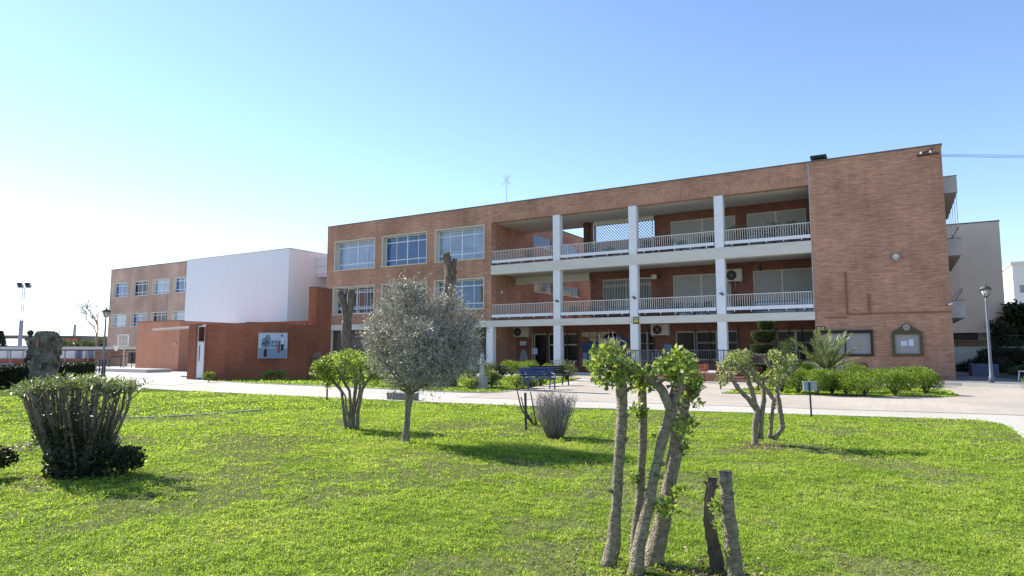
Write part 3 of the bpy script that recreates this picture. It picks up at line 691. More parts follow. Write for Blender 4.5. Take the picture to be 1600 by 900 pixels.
# poster
pa_, pb_ = fd(404, 519.5, 34.5), fd(448.5, 560, 34.9)
ps = thing('poster', 'large printed outdoor poster of two figures mounted on the curved red wall', 'poster', tuple(pa_))
n1 = (Vector((pb_.x, pb_.y, 0))-Vector((pa_.x, pa_.y, 0))); Wp = n1.length; n1.normalize(); nn = Vector((n1.y, -n1.x, 0)); zc = (pa_.z+pb_.z)/2; Hp = pa_.z-pb_.z
mid = Vector(((pa_.x+pb_.x)/2, (pa_.y+pb_.y)/2, zc))
MB().obox(mid, n1, nn, (0, 0, 1), Wp/2, .03, Hp/2).build('panel', mat('poster ground', (.20, .25, .36), .6), ps)
def flat(u0, u1, v0, v1, col, k, nm='printed_shape', round_=False):
    b = MB(); off = nn*(.031+.0015*k)
    P_ = lambda u, v: mid + n1*((u-.5)*Wp) + Vector((0, 0, (v-.5)*Hp)) + off
    if round_: b.face([P_((u0+u1)/2+math.cos(a)*(u1-u0)/2, (v0+v1)/2+math.sin(a)*(v1-v0)/2) for a in [i*math.pi/9 for i in range(18)]])
    else: b.face([P_(u0, v0), P_(u1, v0), P_(u1, v1), P_(u0, v1)])
    b.build(nm, mat('print %s' % str(col), col, .6), ps)
flat(0, 1, .97, 1, (.4, .38, .33), 1, 'border'); flat(0, .02, 0, .97, (.4, .38, .33), 1, 'border'); flat(.98, 1, 0, .97, (.4, .38, .33), 1, 'border')
flat(.02, .98, .4, .97, (.42, .48, .62), 1); [flat(a, c, d, e, (.16, .20, .29), 2, round_=True) for a, c, d, e in ((.12, .3, .5, .8), (.22, .42, .55, .92), (.1, .28, .42, .62), (.25, .43, .42, .68))]; flat(.24, .28, .3, .5, (.1, .11, .15), 2); flat(.42, .92, .42, .72, (.30, .34, .42), 2)
for k in range(4):
    flat(.45+k*.12, .53+k*.12, .58, .68, (.10, .14, .24), 3); flat(.45+k*.12, .53+k*.12, .44, .53, (.10, .14, .24), 3)
flat(.2, .31, .06, .34, (.02, .02, .02), 4)
flat(.66, .75, .22, .56, (.26, .07, .04), 4); flat(.67, .74, .55, .64, (.10, .09, .09), 5, round_=True)
flat(.77, .88, .5, .80, (.50, .58, .72), 4, round_=True); flat(.78, .86, .3, .55, (.015, .015, .02), 5); flat(.77, .83, .84, .93, (.015, .015, .03), 5, round_=True)

# low brick enclosure, ramp and basketball hoop on the left
pl = MB().box(-57, -44.5, 25.8, 27.6, -.02, .22).box(-62, -56, 24.4, 25.6, -.02, .18); tag(pl.build('platform', KERBM, at=(-52, 26, 0)), kind='structure')
def FB(px0, px1, d, z0, z1, th, name, m, parent=None, at=None):   # a straight piece facing the eye
    a = fd(px0, 548, d); c = fd(px1, 548, d); mid = (a+c)/2; b = MB().obox((mid.x, mid.y, (z0+z1)/2)+(), RV, FV, (0, 0, 1), (c-a).length/2, th/2, (z1-z0)/2)
    return b.build(name, m, parent, at=at)
cv = thing('covered_walkway', 'low flat-roofed walkway canopy on thin posts behind the dark hedge', 'canopy', tuple(fd(60, 560, 66)))
FB(-260, 199, 66, 1.62, 1.9, 3.4, 'roof', mat('walkway roof', (.50, .47, .44), .7), cv); FB(-260, 199, 65.9, 1.50, 1.618, 3.0, 'fascia', DARKM, cv)
for px in (-120, -40, 17, 59, 102, 138, 172): FB(px-.6, px+.6, 66, -.8, 1.5, .08, 'post', GREYC, cv)
hall = thing('low_hall', 'low hall with white panels over a red brick base behind the walkway', 'building', tuple(fd(80, 560, 74)))
FB(-300, 150, 76, -1.2, .62, 4, 'base_wall', BRICKT, hall); FB(-300, 150, 76.2, .622, 1.55, 4, 'panel_band', mat('white wall panel', (.62, .62, .62), .7, var=.08, vscale=.4), hall)
for px in (-60, -10, 12, 36, 60, 88, 118, 138): FB(px-.4, px+.4, 74.1, .63, 1.5, .1, 'mullion', GREYC, hall)
for px in (124, 142): FB(px-4, px+4, 74.1, .66, 1.5, .1, 'window', GL_D, hall)
FB(150, 199, 66.5, -1.2, 1.45, .3, 'end_wall', BRICKW, hall)
bt = thing('blue_mat', 'long blue sports mat standing behind the left end of the hedge', 'mat', tuple(fd(10, 572, 40)))
FB(-60, 24, 42, .40, .66, .3, 'cushion', mat('blue mat', (.04, .10, .38), .6), bt); FB(-60, 24, 42, -.03, .39, .25, 'stand', DARKM, bt)
hp = thing('basketball_hoop', 'white framed basketball backboard and hoop left of the salmon block', 'hoop', tuple(fd(188, 575, 58)))
def HP(x, z, d=58): p = fd(x, 548, d); return Vector((p.x, p.y, z))
b = MB(); zb0, zb1 = 1.95, 2.9
for a, c in (((184, zb0), (199.5, zb0)), ((184, zb1), (199.5, zb1)), ((184, zb0), (184, zb1)), ((199.5, zb0), (199.5, zb1))): b.bar(HP(*a), HP(*c), .07)
for a, c in (((189, 2.0), (189, 2.45)), ((195, 2.0), (195, 2.45)), ((189, 2.45), (195, 2.45))): b.bar(HP(*a), HP(*c), .04)
b.build('board_frame', WHITE, hp)
pm = (HP(184, zb0)+HP(199.5, zb1))/2
MB().obox(pm+FV*.05, RV, FV, (0, 0, 1), .42, .012, .45).build('backboard', mat('backboard', (.42, .41, .36), .4), hp)
b = MB(); ring = [HP(184.5, 1.92)-FV*.3+Vector((math.cos(a)*.22, math.sin(a)*.22, 0)) for a in [i*math.pi/6 for i in range(13)]]; b.tube(ring, .02, 5, cap=False); b.build('rim', WHITE, hp)
MB().lathe(HP(184.5, 1.5)-FV*.3, [(.10, 0), (.12, .2), (.2, .4)], 10).build('net', mat('net', (.7, .7, .68)), hp)
MB().tube([HP(194, -.5, 59), HP(194, 2.0, 59), HP(192, 2.3, 58.1)], .06, 6).build('pole', GREYC, hp)
# iron handrail beside the ramp
b = MB(); za = lambda x, z: fd(x, 548, 50)*1 if False else Vector((*fd(x, 548, 50).xy, z))
b.bar(za(172, 1.0), za(207, 1.15), .05)
for x in (172, 190, 207): b.bar(za(x, 0), za(x, 1.1), .04)
tag(b.build('handrail', DARKM, at=za(190, 0)), 'thin dark iron handrail left of the salmon block', 'handrail')

# distant things on the left
dt = thing('distant_block', 'long low brown building with an orange section on the skyline at left', 'building', tuple(fd(80, 548, 150)))
FB(-300, 150, 152, 0, 4.5, 10, 'wall', mat('distant brown wall', (.22, .19, .17), .9, var=.2, vscale=.2), dt); FB(80, 120, 146.5, 2.4, 4.3, .5, 'orange_wall', mat('distant orange wall', (.45, .16, .09), .9), dt)
FB(-300, 150, 152, 4.502, 4.9, 10.6, 'roof', mat('distant roof', (.18, .17, .16)), dt)
wt = thing('glass_roof', 'pale pitched greenhouse-like roof behind the walkway at far left', 'roof', tuple(fd(20, 548, 95)))
FB(-120, 44, 95, .0, 2.2, 8, 'wall', mat('pale shed', (.55, .56, .56)), wt)
a_, b_, c2, d2 = fd(-120, 548, 91), fd(44, 548, 91), fd(36, 548, 99), fd(-120, 548, 99)
MB().face([(a_.x, a_.y, 2.21), (b_.x, b_.y, 2.21), (c2.x, c2.y, 3.3), (d2.x, d2.y, 3.3)]).build('pitched_sheet', mat('pale sheet', (.6, .61, .62)), wt)
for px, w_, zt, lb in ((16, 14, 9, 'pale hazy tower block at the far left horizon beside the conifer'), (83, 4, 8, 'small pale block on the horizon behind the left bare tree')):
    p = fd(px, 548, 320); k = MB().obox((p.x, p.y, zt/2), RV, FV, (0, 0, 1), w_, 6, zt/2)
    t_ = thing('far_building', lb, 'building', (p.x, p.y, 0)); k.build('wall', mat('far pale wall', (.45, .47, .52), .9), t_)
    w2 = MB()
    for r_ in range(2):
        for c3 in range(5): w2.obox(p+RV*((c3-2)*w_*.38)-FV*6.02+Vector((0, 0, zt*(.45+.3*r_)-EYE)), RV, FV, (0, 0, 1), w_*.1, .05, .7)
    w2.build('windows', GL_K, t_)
p = fd(114.5, 548, 260); t_ = thing('factory_chimney', 'thin far chimney on the horizon left of the wing', 'chimney', (p.x, p.y, 0)); MB().tube([(p.x, p.y, 0), (p.x, p.y, 12)], [.7, .5], 10).build('stack', GREYC, t_); MB().obox((p.x+8, p.y, 3.2), RV, FV, (0, 0, 1), 12, 5, 3.2).build('shed', mat('far shed', (.35, .34, .32)), t_)

# floodlight mast
fl = thing('floodlight_mast', 'tall slim lattice mast with two square floodlights at the far left', 'floodlight', tuple(fd(30, 560, 80)))
m0 = fd(30.5, 545, 80); mt = fd(34.5, 450, 80); top = mt.z
b = MB(); bx = Vector((m0.x, m0.y, 0))
for s in (-1, 1): b.tube([bx+RV*.14*s, bx+RV*.12*s+Vector((0, 0, top))], .055, 5)
for k in range(8): b.bar(bx-RV*.16+Vector((0, 0, 2+k*.95)), bx+RV*.16+Vector((0, 0, 2+k*.95)), .035)
b.build('mast', GREYC, fl)
MB().obox(bx+Vector((0, 0, 3.3)), RV, FV, (0, 0, 1), .17, .15, 1.9).build('control_box', mat('blue grey box', (.20, .23, .30)), fl)
MB().obox(bx+Vector((0, 0, top)), RV, FV, (0, 0, 1), .85, .12, .05).build('cross_arm', GREYC, fl)
for s in (-1, 1):
    L1 = MB().obox(bx+RV*.48*s+Vector((0, 0, top+.42)), RV, FV*.86+Vector((0, 0, .5)), Vector((0, 0, 1))*.86-FV*.5, .36, .10, .34).build('floodlight', mat('floodlight housing', (.55, .55, .55)), fl)
    MB().obox(bx+RV*.48*s+Vector((0, 0, top+.42))-(FV*.86+Vector((0, 0, .5)))*.106, RV, FV*.86+Vector((0, 0, .5)), Vector((0, 0, 1))*.86-FV*.5, .29, .01, .27).build('lens', GL_K, L1)
# street light
sp = thing('street_light', 'far curved street light with a single arm behind the hedge', 'street light', tuple(fd(91, 548, 105)))
p = fd(91, 548, 105); top = fd(90, 504, 105).z
MB().tube([(p.x, p.y, 0), (p.x, p.y, top), Vector((p.x, p.y, top+.3))-RV*.3, Vector((p.x, p.y, top+.35))-RV*.75], [.09, .06, .05, .04], 6).build('pole', GREYC, sp)
MB().obox(Vector((p.x, p.y, top+.33))-RV*1.0, RV, FV, (0, 0, 1), .32, .1, .06).build('lamp_head', GREYC, sp)

# ---------------------------------------------------------------- right-hand background
tb = thing('beige_building', 'tall plain beige rendered building behind the right end of the school', 'building', (5, 62, 0))
BEI = mat('beige render', (.68, .56, .435), .9, var=.06, vscale=.6)
MB().wall(-8, 7.0, 2.9, 11.5, [], 62, 76).build('wall', BEI, tb)
MB().box(-8, 6.9, 66, 76, 0, 2.898).build('wall', BEI, tb)
MB().box(-8, 7.05, 61.95, 76, 11.502, 11.58).build('coping', CAPM, tb)
MB().box(5.2, 7.4, 62.3, 62.6, 2.3, 2.89).build('louvre', mat('louvre', (.30, .26, .20)), tb); MB().box(-8, 5.2, 62.4, 62.6, 2.35, 2.89).build('shadow_band', mat('painted shadow band', (.05, .045, .04)), tb)  # dark strip painted for the shadowed openings below the upper wall
bw_ = thing('boundary_wall', 'pale boundary wall with black iron fence panels behind the garden', 'wall', (6, 58, 0))
MB().box(-6, 30, 58, 58.25, 0, 1.72).build('wall', mat('pale boundary wall', (.50, .50, .45), .9, var=.08), bw_); MB().box(-6, 30, 57.95, 58.3, 1.722, 1.79).build('coping', mat('stone coping', (.55, .5, .44)), bw_)
fb = MB(); fb.box(-6, 30, 58.1, 58.13, 2.55, 2.6); fb.box(-6, 30, 58.1, 58.13, 2.12, 2.15)
for k in range(90): x = -1+k*.14; fb.box(x-.012, x+.012, 58.1, 58.13, 1.79, 2.15)
for x in (3.6, 5.4, 5.6, 5.8, 8, 11, 14): fb.box(x-.04, x+.04, 58.08, 58.16, 1.79, 2.6)
fb.build('iron_fence', DARKM, bw_)
wt2 = thing('white_tower', 'tall white apartment tower at the right edge of the skyline', 'building', (17.5, 120, 0))
TW = [(15.4+k*1.6, 16.0+k*1.6, 2.2+r*2.6, 3.3+r*2.6) for k in range(6) for r in range(4)]
MB().wall(14.7, 30, 0, 14.2, TW, 120, 121).box(14.7, 30, 121, 132, 0, 14.2).build('wall', mat('tower white', (.70, .69, .66), .9), wt2)
MB().box(14.5, 30, 119.8, 132, 14.2, 14.6).build('cornice', mat('tower cornice', (.66, .64, .6)), wt2)
pw = MB()
for a, c, z0, z1 in TW: pw.box(a, c, 120.6, 120.7, z0, z1)
pw.build('windows', mat('tower window', (.55, .56, .57)), wt2)
wt3 = thing('white_house', 'small white building with dark windows between the beige wall and the tower', 'building', (14, 150, 0))
MB().box(15, 20, 150, 158, 0, 10.4).build('wall', mat('house white', (.7, .7, .7)), wt3); w3 = MB(); [w3.box(15.4+k*1.1, 16+k*1.1, 149.9, 149.99, 8.6, 9.4) for k in range(4)]; w3.build('windows', GL_K, wt3)

# ---------------------------------------------------------------- lamp posts
def lamppost(base, h, label, tilt=0):
    base = Vector((base[0], base[1], base[2] if len(base) > 2 else 0)); t = thing('street_lamp', label, 'street lamp', tuple(base), 'old style street lamps')
    PM = mat('lamp post grey paint', (.13, .14, .17), .45, .5); LM = mat('lantern metal', (.07, .075, .06), .5)
    MB().lathe(base, [(.10, 0), (.10, .25), (.075, .3), (.06, .9), (.05, h-.75), (.035, h-.62)], 10).build('post', PM, t)
    c = base+Vector((0, 0, h-.62)); ln = MB()
    ln.lathe(c, [(.035, 0), (.05, .03), (.10, .06)], 8)
    for k in range(6):
        a = k*math.pi/3; e = Vector((math.cos(a), math.sin(a), 0)); ln.bar(c+e*.10+Vector((0, 0, .05)), c+e*.215+Vector((0, 0, .38)), .018)
    ln.lathe(c, [(.235, .375), (.25, .39), (.16, .50), (.05, .54), (.045, .60), (.02, .62), (.012, .70)], 6)
    ln.lathe(c, [(.275, .372), (.275, .385)], 6)
    L1 = ln.build('lantern', LM, t)
    MB().lathe(c, [(.09, .055), (.20, .37)], 6).build('lantern_glass', mat('lantern glass', (.50, .50, .45), .15, .6), L1)
    return t
lamppost((3.33, 35.33, .115), 4.33, 'grey street lamp with a black lantern by the right corner of the building')
lamppost((-40.48, 20.87, 0), 4.05, 'grey street lamp with a black lantern at the right end of the dark hedge')

# ---------------------------------------------------------------- things fixed on the facade
nb = thing('notice_board', 'wide black framed notice board with two glazed halves behind the palm', 'notice board', (-2.4, 37.95, 1.2))
b = MB(); xa, xb, za_, zb_ = -3.62, -1.2, 1.22, 2.5; t = .11
b.box(xa, xb, 37.86, 37.99, za_, za_+t).box(xa, xb, 37.86, 37.99, zb_-t, zb_).box(xa, xa+t, 37.86, 37.99, za_+t, zb_-t).box(xb-t, xb, 37.86, 37.99, za_+t, zb_-t).box(-2.5, -2.44, 37.87, 37.99, za_+t, zb_-t).box(xa-.03, xb+.03, 37.8, 37.99, zb_+.002, zb_+.06)
b.build('frame', mat('black painted frame', (.02, .02, .018), .5), nb); MB().box(xa+t, -2.5, 37.95, 37.96, za_+t, zb_-t).box(-2.44, xb-t, 37.95, 37.96, za_+t, zb_-t).build('backing', BOARD, nb)
n2 = thing('notice_board', 'square green framed notice board with a small pediment and round emblem', 'notice board', (.3, 37.95, 1.2))
b = MB(); xa, xb, za_, zb_ = -.38, .94, 1.24, 2.44; t = .14
b.box(xa, xb, 37.88, 37.99, za_, za_+t*.8).box(xa, xb, 37.88, 37.99, zb_-t, zb_).box(xa, xa+t, 37.88, 37.99, za_+t*.8, zb_-t).box(xb-t, xb, 37.88, 37.99, za_+t*.8, zb_-t)
for y in (37.92, 37.97): b.face([(xa+.05, y, zb_), (xb-.05, y, zb_), ((xa+xb)/2, y, zb_+.42)])
b.face([(xa+.05, 37.92, zb_), ((xa+xb)/2, 37.92, zb_+.42), ((xa+xb)/2, 37.97, zb_+.42), (xa+.05, 37.97, zb_)]).face([((xa+xb)/2, 37.92, zb_+.42), (xb-.05, 37.92, zb_), (xb-.05, 37.97, zb_), ((xa+xb)/2, 37.97, zb_+.42)])
b.build('frame', BRONZE, n2); MB().box(xa+t, xb-t, 37.95, 37.96, za_+t*.8, zb_-t).build('backing', BOARD, n2)
MB().box(.0, .27, 37.935, 37.945, 1.75, 1.98).box(.33, .55, 37.935, 37.945, 1.74, 2.06).build('notice', PAPER, n2)
def disc(c, r, y0, y1, n=20):
    b = MB(); b.tube([(c[0], y1, c[1]), (c[0], y0, c[1])], r, n); return b
disc((.28, 2.66), .15, 37.86, 37.915).build('emblem', mat('stone emblem', (.35, .35, .33), .8, var=.2, vscale=25), n2)
disc((.28, 2.66), .09, 37.84, 37.859).build('emblem_relief', mat('stone relief', (.25, .25, .24), .8), n2)
blk = thing('bulkhead_lamp', 'round white bulkhead lamp high on the blank brick wall', 'lamp', (0, 37.95, 6.2))
disc((0, 6.22), .17, 37.88, 37.99).build('body', mat('bulkhead ring', (.35, .33, .3)), blk); disc((0, 6.22), .135, 37.84, 37.879).build('glass', mat('bulkhead glass', (.6, .56, .48), .3), blk); MB().box(-.1, .1, 37.825, 37.84, 6.15, 6.17).build('guard', DARKM, blk)
def sign(x0, x1, z0, z1, Y, label, cat='sign', yellow=True):
    t = thing('wall_sign', label, cat, ((x0+x1)/2, Y, z0))
    if yellow:
        MB().box(x0, x1, Y-.012, Y, z0, z1).build('plate', mat('sign black', (.02, .015, .012), .5), t)
        MB().box(x0+.04, x1-.04, Y-.016, Y-.0125, z0+.08, z0+(z1-z0)*.66).build('yellow_field', mat('sign lime yellow', (.50, .55, .06), .5), t)
        MB().box(x0+.04, x0+(x1-x0)*.45, Y-.016, Y-.0125, z0+(z1-z0)*.74, z1-.05).box(x0+(x1-x0)*.55, x1-.05, Y-.016, Y-.0125, z0+(z1-z0)*.74, z1-.05).build('lettering_strip', mat('sign white', (.6, .6, .58)), t)
        MB().box(x0+.1, x1-.1, Y-.019, Y-.0165, z0+(z1-z0)*.5, z0+(z1-z0)*.56).build('lettering_strip', RUST, t)
    else:
        MB().box(x0, x1, Y-.012, Y, z0, z1).build('plate', PAPER, t)
        MB().box(x0+.07, x0+.19, Y-.016, Y-.0125, z1-.22, z1-.1).build('emblem', mat('emblem blue', (.10, .14, .28)), t)
        b = MB(); [b.box(x0+.07, x1-.07, Y-.015, Y-.0125, z0+.08+k*.09, z0+.10+k*.09) for k in range(5)]; b.build('lettering_strip', mat('grey print', (.3, .32, .38)), t)
sign(-4.0+.2, -3.38, 2.37, 2.78, 37.985, 'small yellow and black security sign on the brick corner under the slab end')
sign(-3.66, -3.27, 1.62, 2.22, 37.985, 'white notice plate with a blue emblem below the yellow security sign', yellow=False)
sign(-13.95, -13.6, 3.13, 3.53, 37.92, 'small yellow and black security sign on the first floor slab over a white column')
# roof aerial
an = thing('antenna', 'thin television aerial standing on the brick building roof', 'antenna', (-27.3, 45, 11.3))
MB().tube([(-27.3, 45, 11.3), (-27.3, 45, 15.9)], .03, 6).build('mast', GREYC, an)
b = MB(); c = Vector((-27.3, 45, 15.5))
for k in range(5): z = 15.2+k*.2; b.bar((-27.65+.05*k, 45, z), (-26.95-.05*k, 45, z), .025)
b.bar((-27.7, 45, 15.9), (-26.9, 45, 15.2), .02).bar((-27.7, 45, 15.2), (-26.9, 45, 15.9), .02); b.build('elements', GREYC, an)
# overhead cables from the roof corner
for k, (z0, z1, y1_) in enumerate(((11.35, 11.9, 56), (11.28, 11.45, 54.5), (11.25, 11.3, 55))):
    pts = [(1.3+(28.7)*i/16, 37.93+(y1_-37.93)*i/16, z0+(z1-z0)*i/16-.25*math.sin(math.pi*i/16)) for i in range(17)]
    tag(MB().tube(pts, .008, 4).build('overhead_cable', DARKM, at=pts[0]), ('topmost', 'middle', 'lowest')[k]+' of the three thin cables leaving the roof corner to the right', 'cable', 'overhead cables')
hk = thing('cable_bracket', 'rusty cable bracket with insulators near the top right roof corner', 'bracket', (1.7, 37.95, 11.3))
MB().box(1.15, 2.1, 37.9, 37.98, 11.25, 11.3).bar((1.3, 37.9, 11.3), (1.9, 37.9, 11.55), .04).build('arm', DARKM, hk); MB().lathe((1.35, 37.88, 11.3), [(.05, 0), (.07, .06), (.04, .14)], 8).lathe((1.75, 37.88, 11.3), [(.05, 0), (.07, .06), (.04, .14)], 8).build('insulator', mat('insulator', (.45, .42, .38)), hk)

# air conditioners
def aircon(x0, x1, z0, z1, label):
    Y = 41.12; t = thing('air_conditioner', label, 'air conditioner', ((x0+x1)/2, 41.3, z0), 'outdoor air conditioner units')
    MB().box(x0, x1, Y, Y+.34, z0, z1).build('casing', mat('aircon casing', (.52, .50, .45), .5), t, bevel=.02)
    cx = x0+(x1-x0)*.36; cz = (z0+z1)/2; R_ = (z1-z0)*.42
    disc((cx, cz), R_, Y-.012, Y-.001, 24).build('fan_opening', mat('fan dark', (.03, .03, .03)), t)
    g_ = MB()
    for k in range(5):
        rr = R_*(.2+.19*k); pts = [(cx+math.cos(a)*rr, Y-.02, cz+math.sin(a)*rr) for a in [i*math.pi/10 for i in range(21)]]; g_.tube(pts, .005, 4, cap=False)
    g_.build('fan_guard', mat('fan guard', (.2, .2, .19)), t); disc((cx, cz), .05, Y-.03, Y-.014).build('hub', GREYC, t)
    [MB().box(q, q+.05, Y+.02, 41.5, z0-.09, z0-.002).build('bracket', GREYC, t) for q in (x0+.08, x1-.13)]
aircon(-24.5, -23.1, 2.5, 3.22, 'ground floor air conditioner left of the open doorway, above the grey tower cutout')
aircon(-13.95, -12.75, 2.5, 3.22, 'ground floor air conditioner above the striped blue banner')
aircon(-9.1, -8.15, 5.75, 6.5, 'first floor air conditioner between the two shuttered windows')
MB_ = MB().tube([(-8.6, 41.45, 5.74), (-8.6, 41.45, 5.3), (-8.75, 41.45, 5.2)], .02, 5); tag(MB_.build('drain_pipe', GREYC, at=(-8.6, 41.45, 5.2)), 'short drain pipe under the first floor air conditioner', 'pipe')
MB_ = MB().box(-14.95, -14.88, 41.42, 41.49, .2, 3.2); tag(MB_.build('drain_pipe', GREYC, at=(-14.9, 41.45, .2)), 'grey vertical pipe behind the third white column on the ground floor', 'pipe')
MB_ = MB().box(-22.98, -22.93, 41.42, 41.49, .2, 3.2); tag(MB_.build('drain_pipe', GREYC, at=(-22.95, 41.45, .2)), 'pale vertical pipe left of the open doorway', 'pipe')

# decorations of the ground floor wall
def deco(name, label, faces, m, th=.02, Y=41.49):
    b = MB()
    for pts in faces:
        b.face([(x, Y-th, z) for x, z in pts]); n = len(pts)
        for i in range(n): a, c = pts[i], pts[(i+1) % n]; b.face([(c[0], Y-th, c[1]), (a[0], Y-th, a[1]), (a[0], Y, a[1]), (c[0], Y, c[1])])
    x_ = faces[0][0][0]; z_ = faces[0][0][1]
    return tag(b.build(name, m, at=(x_, Y, z_)), label, 'decoration')
def cloud(cx, cz, rx, rz): return [(cx+rx*(1+.13*math.sin(5*a+cx))*math.cos(a), cz+rz*(1+.12*math.sin(4*a))*math.sin(a)) for a in [i*math.pi/18 for i in range(36)]]
NAVY = mat('navy card', (.035, .06, .16), .7)
deco('paper_cloud', 'upper right dark blue cloud cutout on the ground floor brick wall', [cloud(-16.6, 2.15, .95, .52)], NAVY)
deco('paper_cloud', 'lower left dark blue cloud cutout on the ground floor brick wall', [cloud(-18.2, 1.7, .95, .45)], NAVY)
deco('tower_cutout', 'pale grey-blue pointed tower cutout on the wall left of the doorway', [[(-24.15, .45), (-23.95, .45), (-23.82, .85), (-23.55, .85), (-23.42, .45), (-23.2, .45), (-23.45, 1.3), (-23.62, 1.6), (-23.78, 1.6), (-23.95, 1.3)]], mat('tower card', (.30, .33, .38), .8))
CARD = mat('letter card', (.36, .34, .24), .8, var=.3, vscale=4)
for k, (x0, x1, z0, z1, lb) in enumerate(((-19.05, -18.5, 2.47, 2.78, 'top left card of a child made wall text above the paper clouds'), (-18.45, -17.9, 2.46, 2.78, 'second card from the left in the top row of the child made wall text'), (-17.75, -17.1, 2.46, 2.78, 'middle card in the top row of the child made wall text'), (-17.05, -16.5, 2.46, 2.77, 'right card in the top row of the child made wall text'), (-18.45, -17.95, 2.12, 2.42, 'left card of the lower row of the child made wall text'), (-17.85, -17.25, 2.12, 2.42, 'right card of the lower row of the child made wall text'))):
    deco('letter_card', lb, [[(x0, z0), (x1, z0), (x1, z1), (x0, z1)]], CARD)
PB = mat('light blue sheet', (.16, .26, .50), .7)
for k, (x0, z0, w_, h_, mm, lb) in enumerate(((-18.95, 1.0, .3, .38, PB, 'upper light blue sheet left below the lower cloud'), (-18.98, .55, .33, .4, PAPER, 'lower white sheet left below the lower cloud'), (-18.5, .85, .25, .35, PAPER, 'white sheet in the middle below the lower cloud'), (-16.2, 1.15, .4, .28, PAPER, 'upper white sheet right of the paper clouds'), (-16.15, .75, .4, .3, PAPER, 'second white sheet right of the paper clouds'), (-23.05, 1.25, .5, .42, PAPER, 'small square notice between the pipe and the doorway'), (-24.0, 1.9, .5, .3, PAPER, 'white notice above the pointed tower cutout'), (-13.2, 1.55, .5, .35, PB, 'small blue notice above the striped banner'))):
    deco('paper_sheet', lb, [[(x0, z0), (x0+w_, z0), (x0+w_, z0+h_), (x0, z0+h_)]], mm)
bn = thing('banner', 'blue and white striped fabric hanging below the second air conditioner', 'banner', (-13.3, 41.4, .3))
for k in range(7):
    MB().tube([(-13.95+k*.19, 41.40, .3), (-13.95+k*.19, 41.40, 1.4)], .055, 8).build('stripe', mat('banner pale', (.36, .43, .56)) if k % 2 == 0 else PB, bn)
# wall lamps and hooks on the balconies
for x, lb in ((-19.2, 'first'), (-13.93, 'second'), (-8.7, 'third')):
    b = MB().bar((x, 37.9, 4.72), (x+.14, 37.74, 4.72), .035).bar((x-.1, 37.85, 4.78), (x+.16, 37.85, 4.78), .03).obox((x+.14, 37.8, 4.68), (1, 0, 0), (0, 1, 0), (0, 0, 1), .05, .08, .04)
    b.bar((x, 37.97, 4.75), (x, 37.86, 4.75), .05)
    tag(b.build('spotlight', DARKM, at=(x, 37.95, 4.72)), 'small black spotlight on the '+lb+' white column at first floor rail height', 'spotlight', 'spotlights on the columns')
for x, z, lb in ((-13.0, 6.35, 'left hanging lantern under the first floor ceiling'), (-6.9, 6.5, 'right hanging lantern under the first floor ceiling')):
    t = thing('hanging_lantern', lb, 'lantern', (x, 40.2, z)); MB().tube([(x, 40.2, 6.91), (x, 40.2, z)], .012, 5).build('chain', DARKM, t); MB().lathe((x, 40.2, z-.32), [(.05, 0), (.11, .22), (.13, .23), (.04, .32)], 6).build('lantern', DARKM, t)
tag(MB().box(-13.95, -13.6, 41.42, 41.49, 6.2, 6.5).build('alarm_box', CREAM, at=(-13.8, 41.45, 6.2)), 'small pale alarm box on the first floor loggia wall', 'box')
tag(MB().box(-24.295, -24.24, 39.3, 39.42, 5.55, 5.75).build('alarm_box', WHITE, at=(-24.3, 39.35, 5.6)), 'tiny white box on the left end wall of the first floor loggia', 'box')

# ---------------------------------------------------------------- benches
def bench(loc, rz, col, label, L=1.75):
    B = bpy.data.objects; t = thing('park_bench', label, 'bench', (0, 0, 0), 'park benches'); mm = col
    for k in range(4): MB().box(-L/2, L/2, -.22+k*.12, -.13+k*.12, .41, .44).build('seat_slat', mm, t)
    for k in range(4): MB().obox((0, .29+.035*k, .53+k*.09), (1, 0, 0), (0, 1, .35), (0, -.35, 1), L/2, .014, .035).build('back_slat', mm, t)
    for s in (-1, 1):
        x = s*(L/2-.18); b = MB()
        b.bar((x, -.24, 0), (x, -.2, .42), .045).bar((x, .34, 0), (x, .24, .42), .045).bar((x, -.24, .39), (x, .26, .39), .045).bar((x, .25, .40), (x, .42, .86), .045)
        b.tube([(x, -.24, .38), (x, -.27, .52), (x, -.22, .60), (x, .12, .62), (x, .33, .62)], .02, 6)
        b.build('leg_frame', mm, t)
    t.location = loc; t.rotation_euler.z = rz; return t
BLUE = mat('blue bench paint', (.03, .06, .17), .45, .5, var=.15, vscale=8); BLK = mat('dark bench paint', (.022, .022, .026), .5)
REDP = mat('dark red bench paint', (.16, .035, .03), .5)
bench((-12.2, 22.6, 0), math.radians(48), BLUE, 'blue slatted park bench at the corner of the plaza lawn', 1.45)
bench((-13.1, 25.4, 0), math.radians(55), BLK, 'dark slatted park bench right behind the blue bench')
bench((-5.5, 26.6, 0), math.radians(12), REDP, 'dark red bench on the plaza behind the pruned tree')
bench((-8.9, 31.6, 0), math.radians(-8), mat('brown red bench', (.30, .10, .06), .5), 'reddish brown bench standing before the terrace wall')
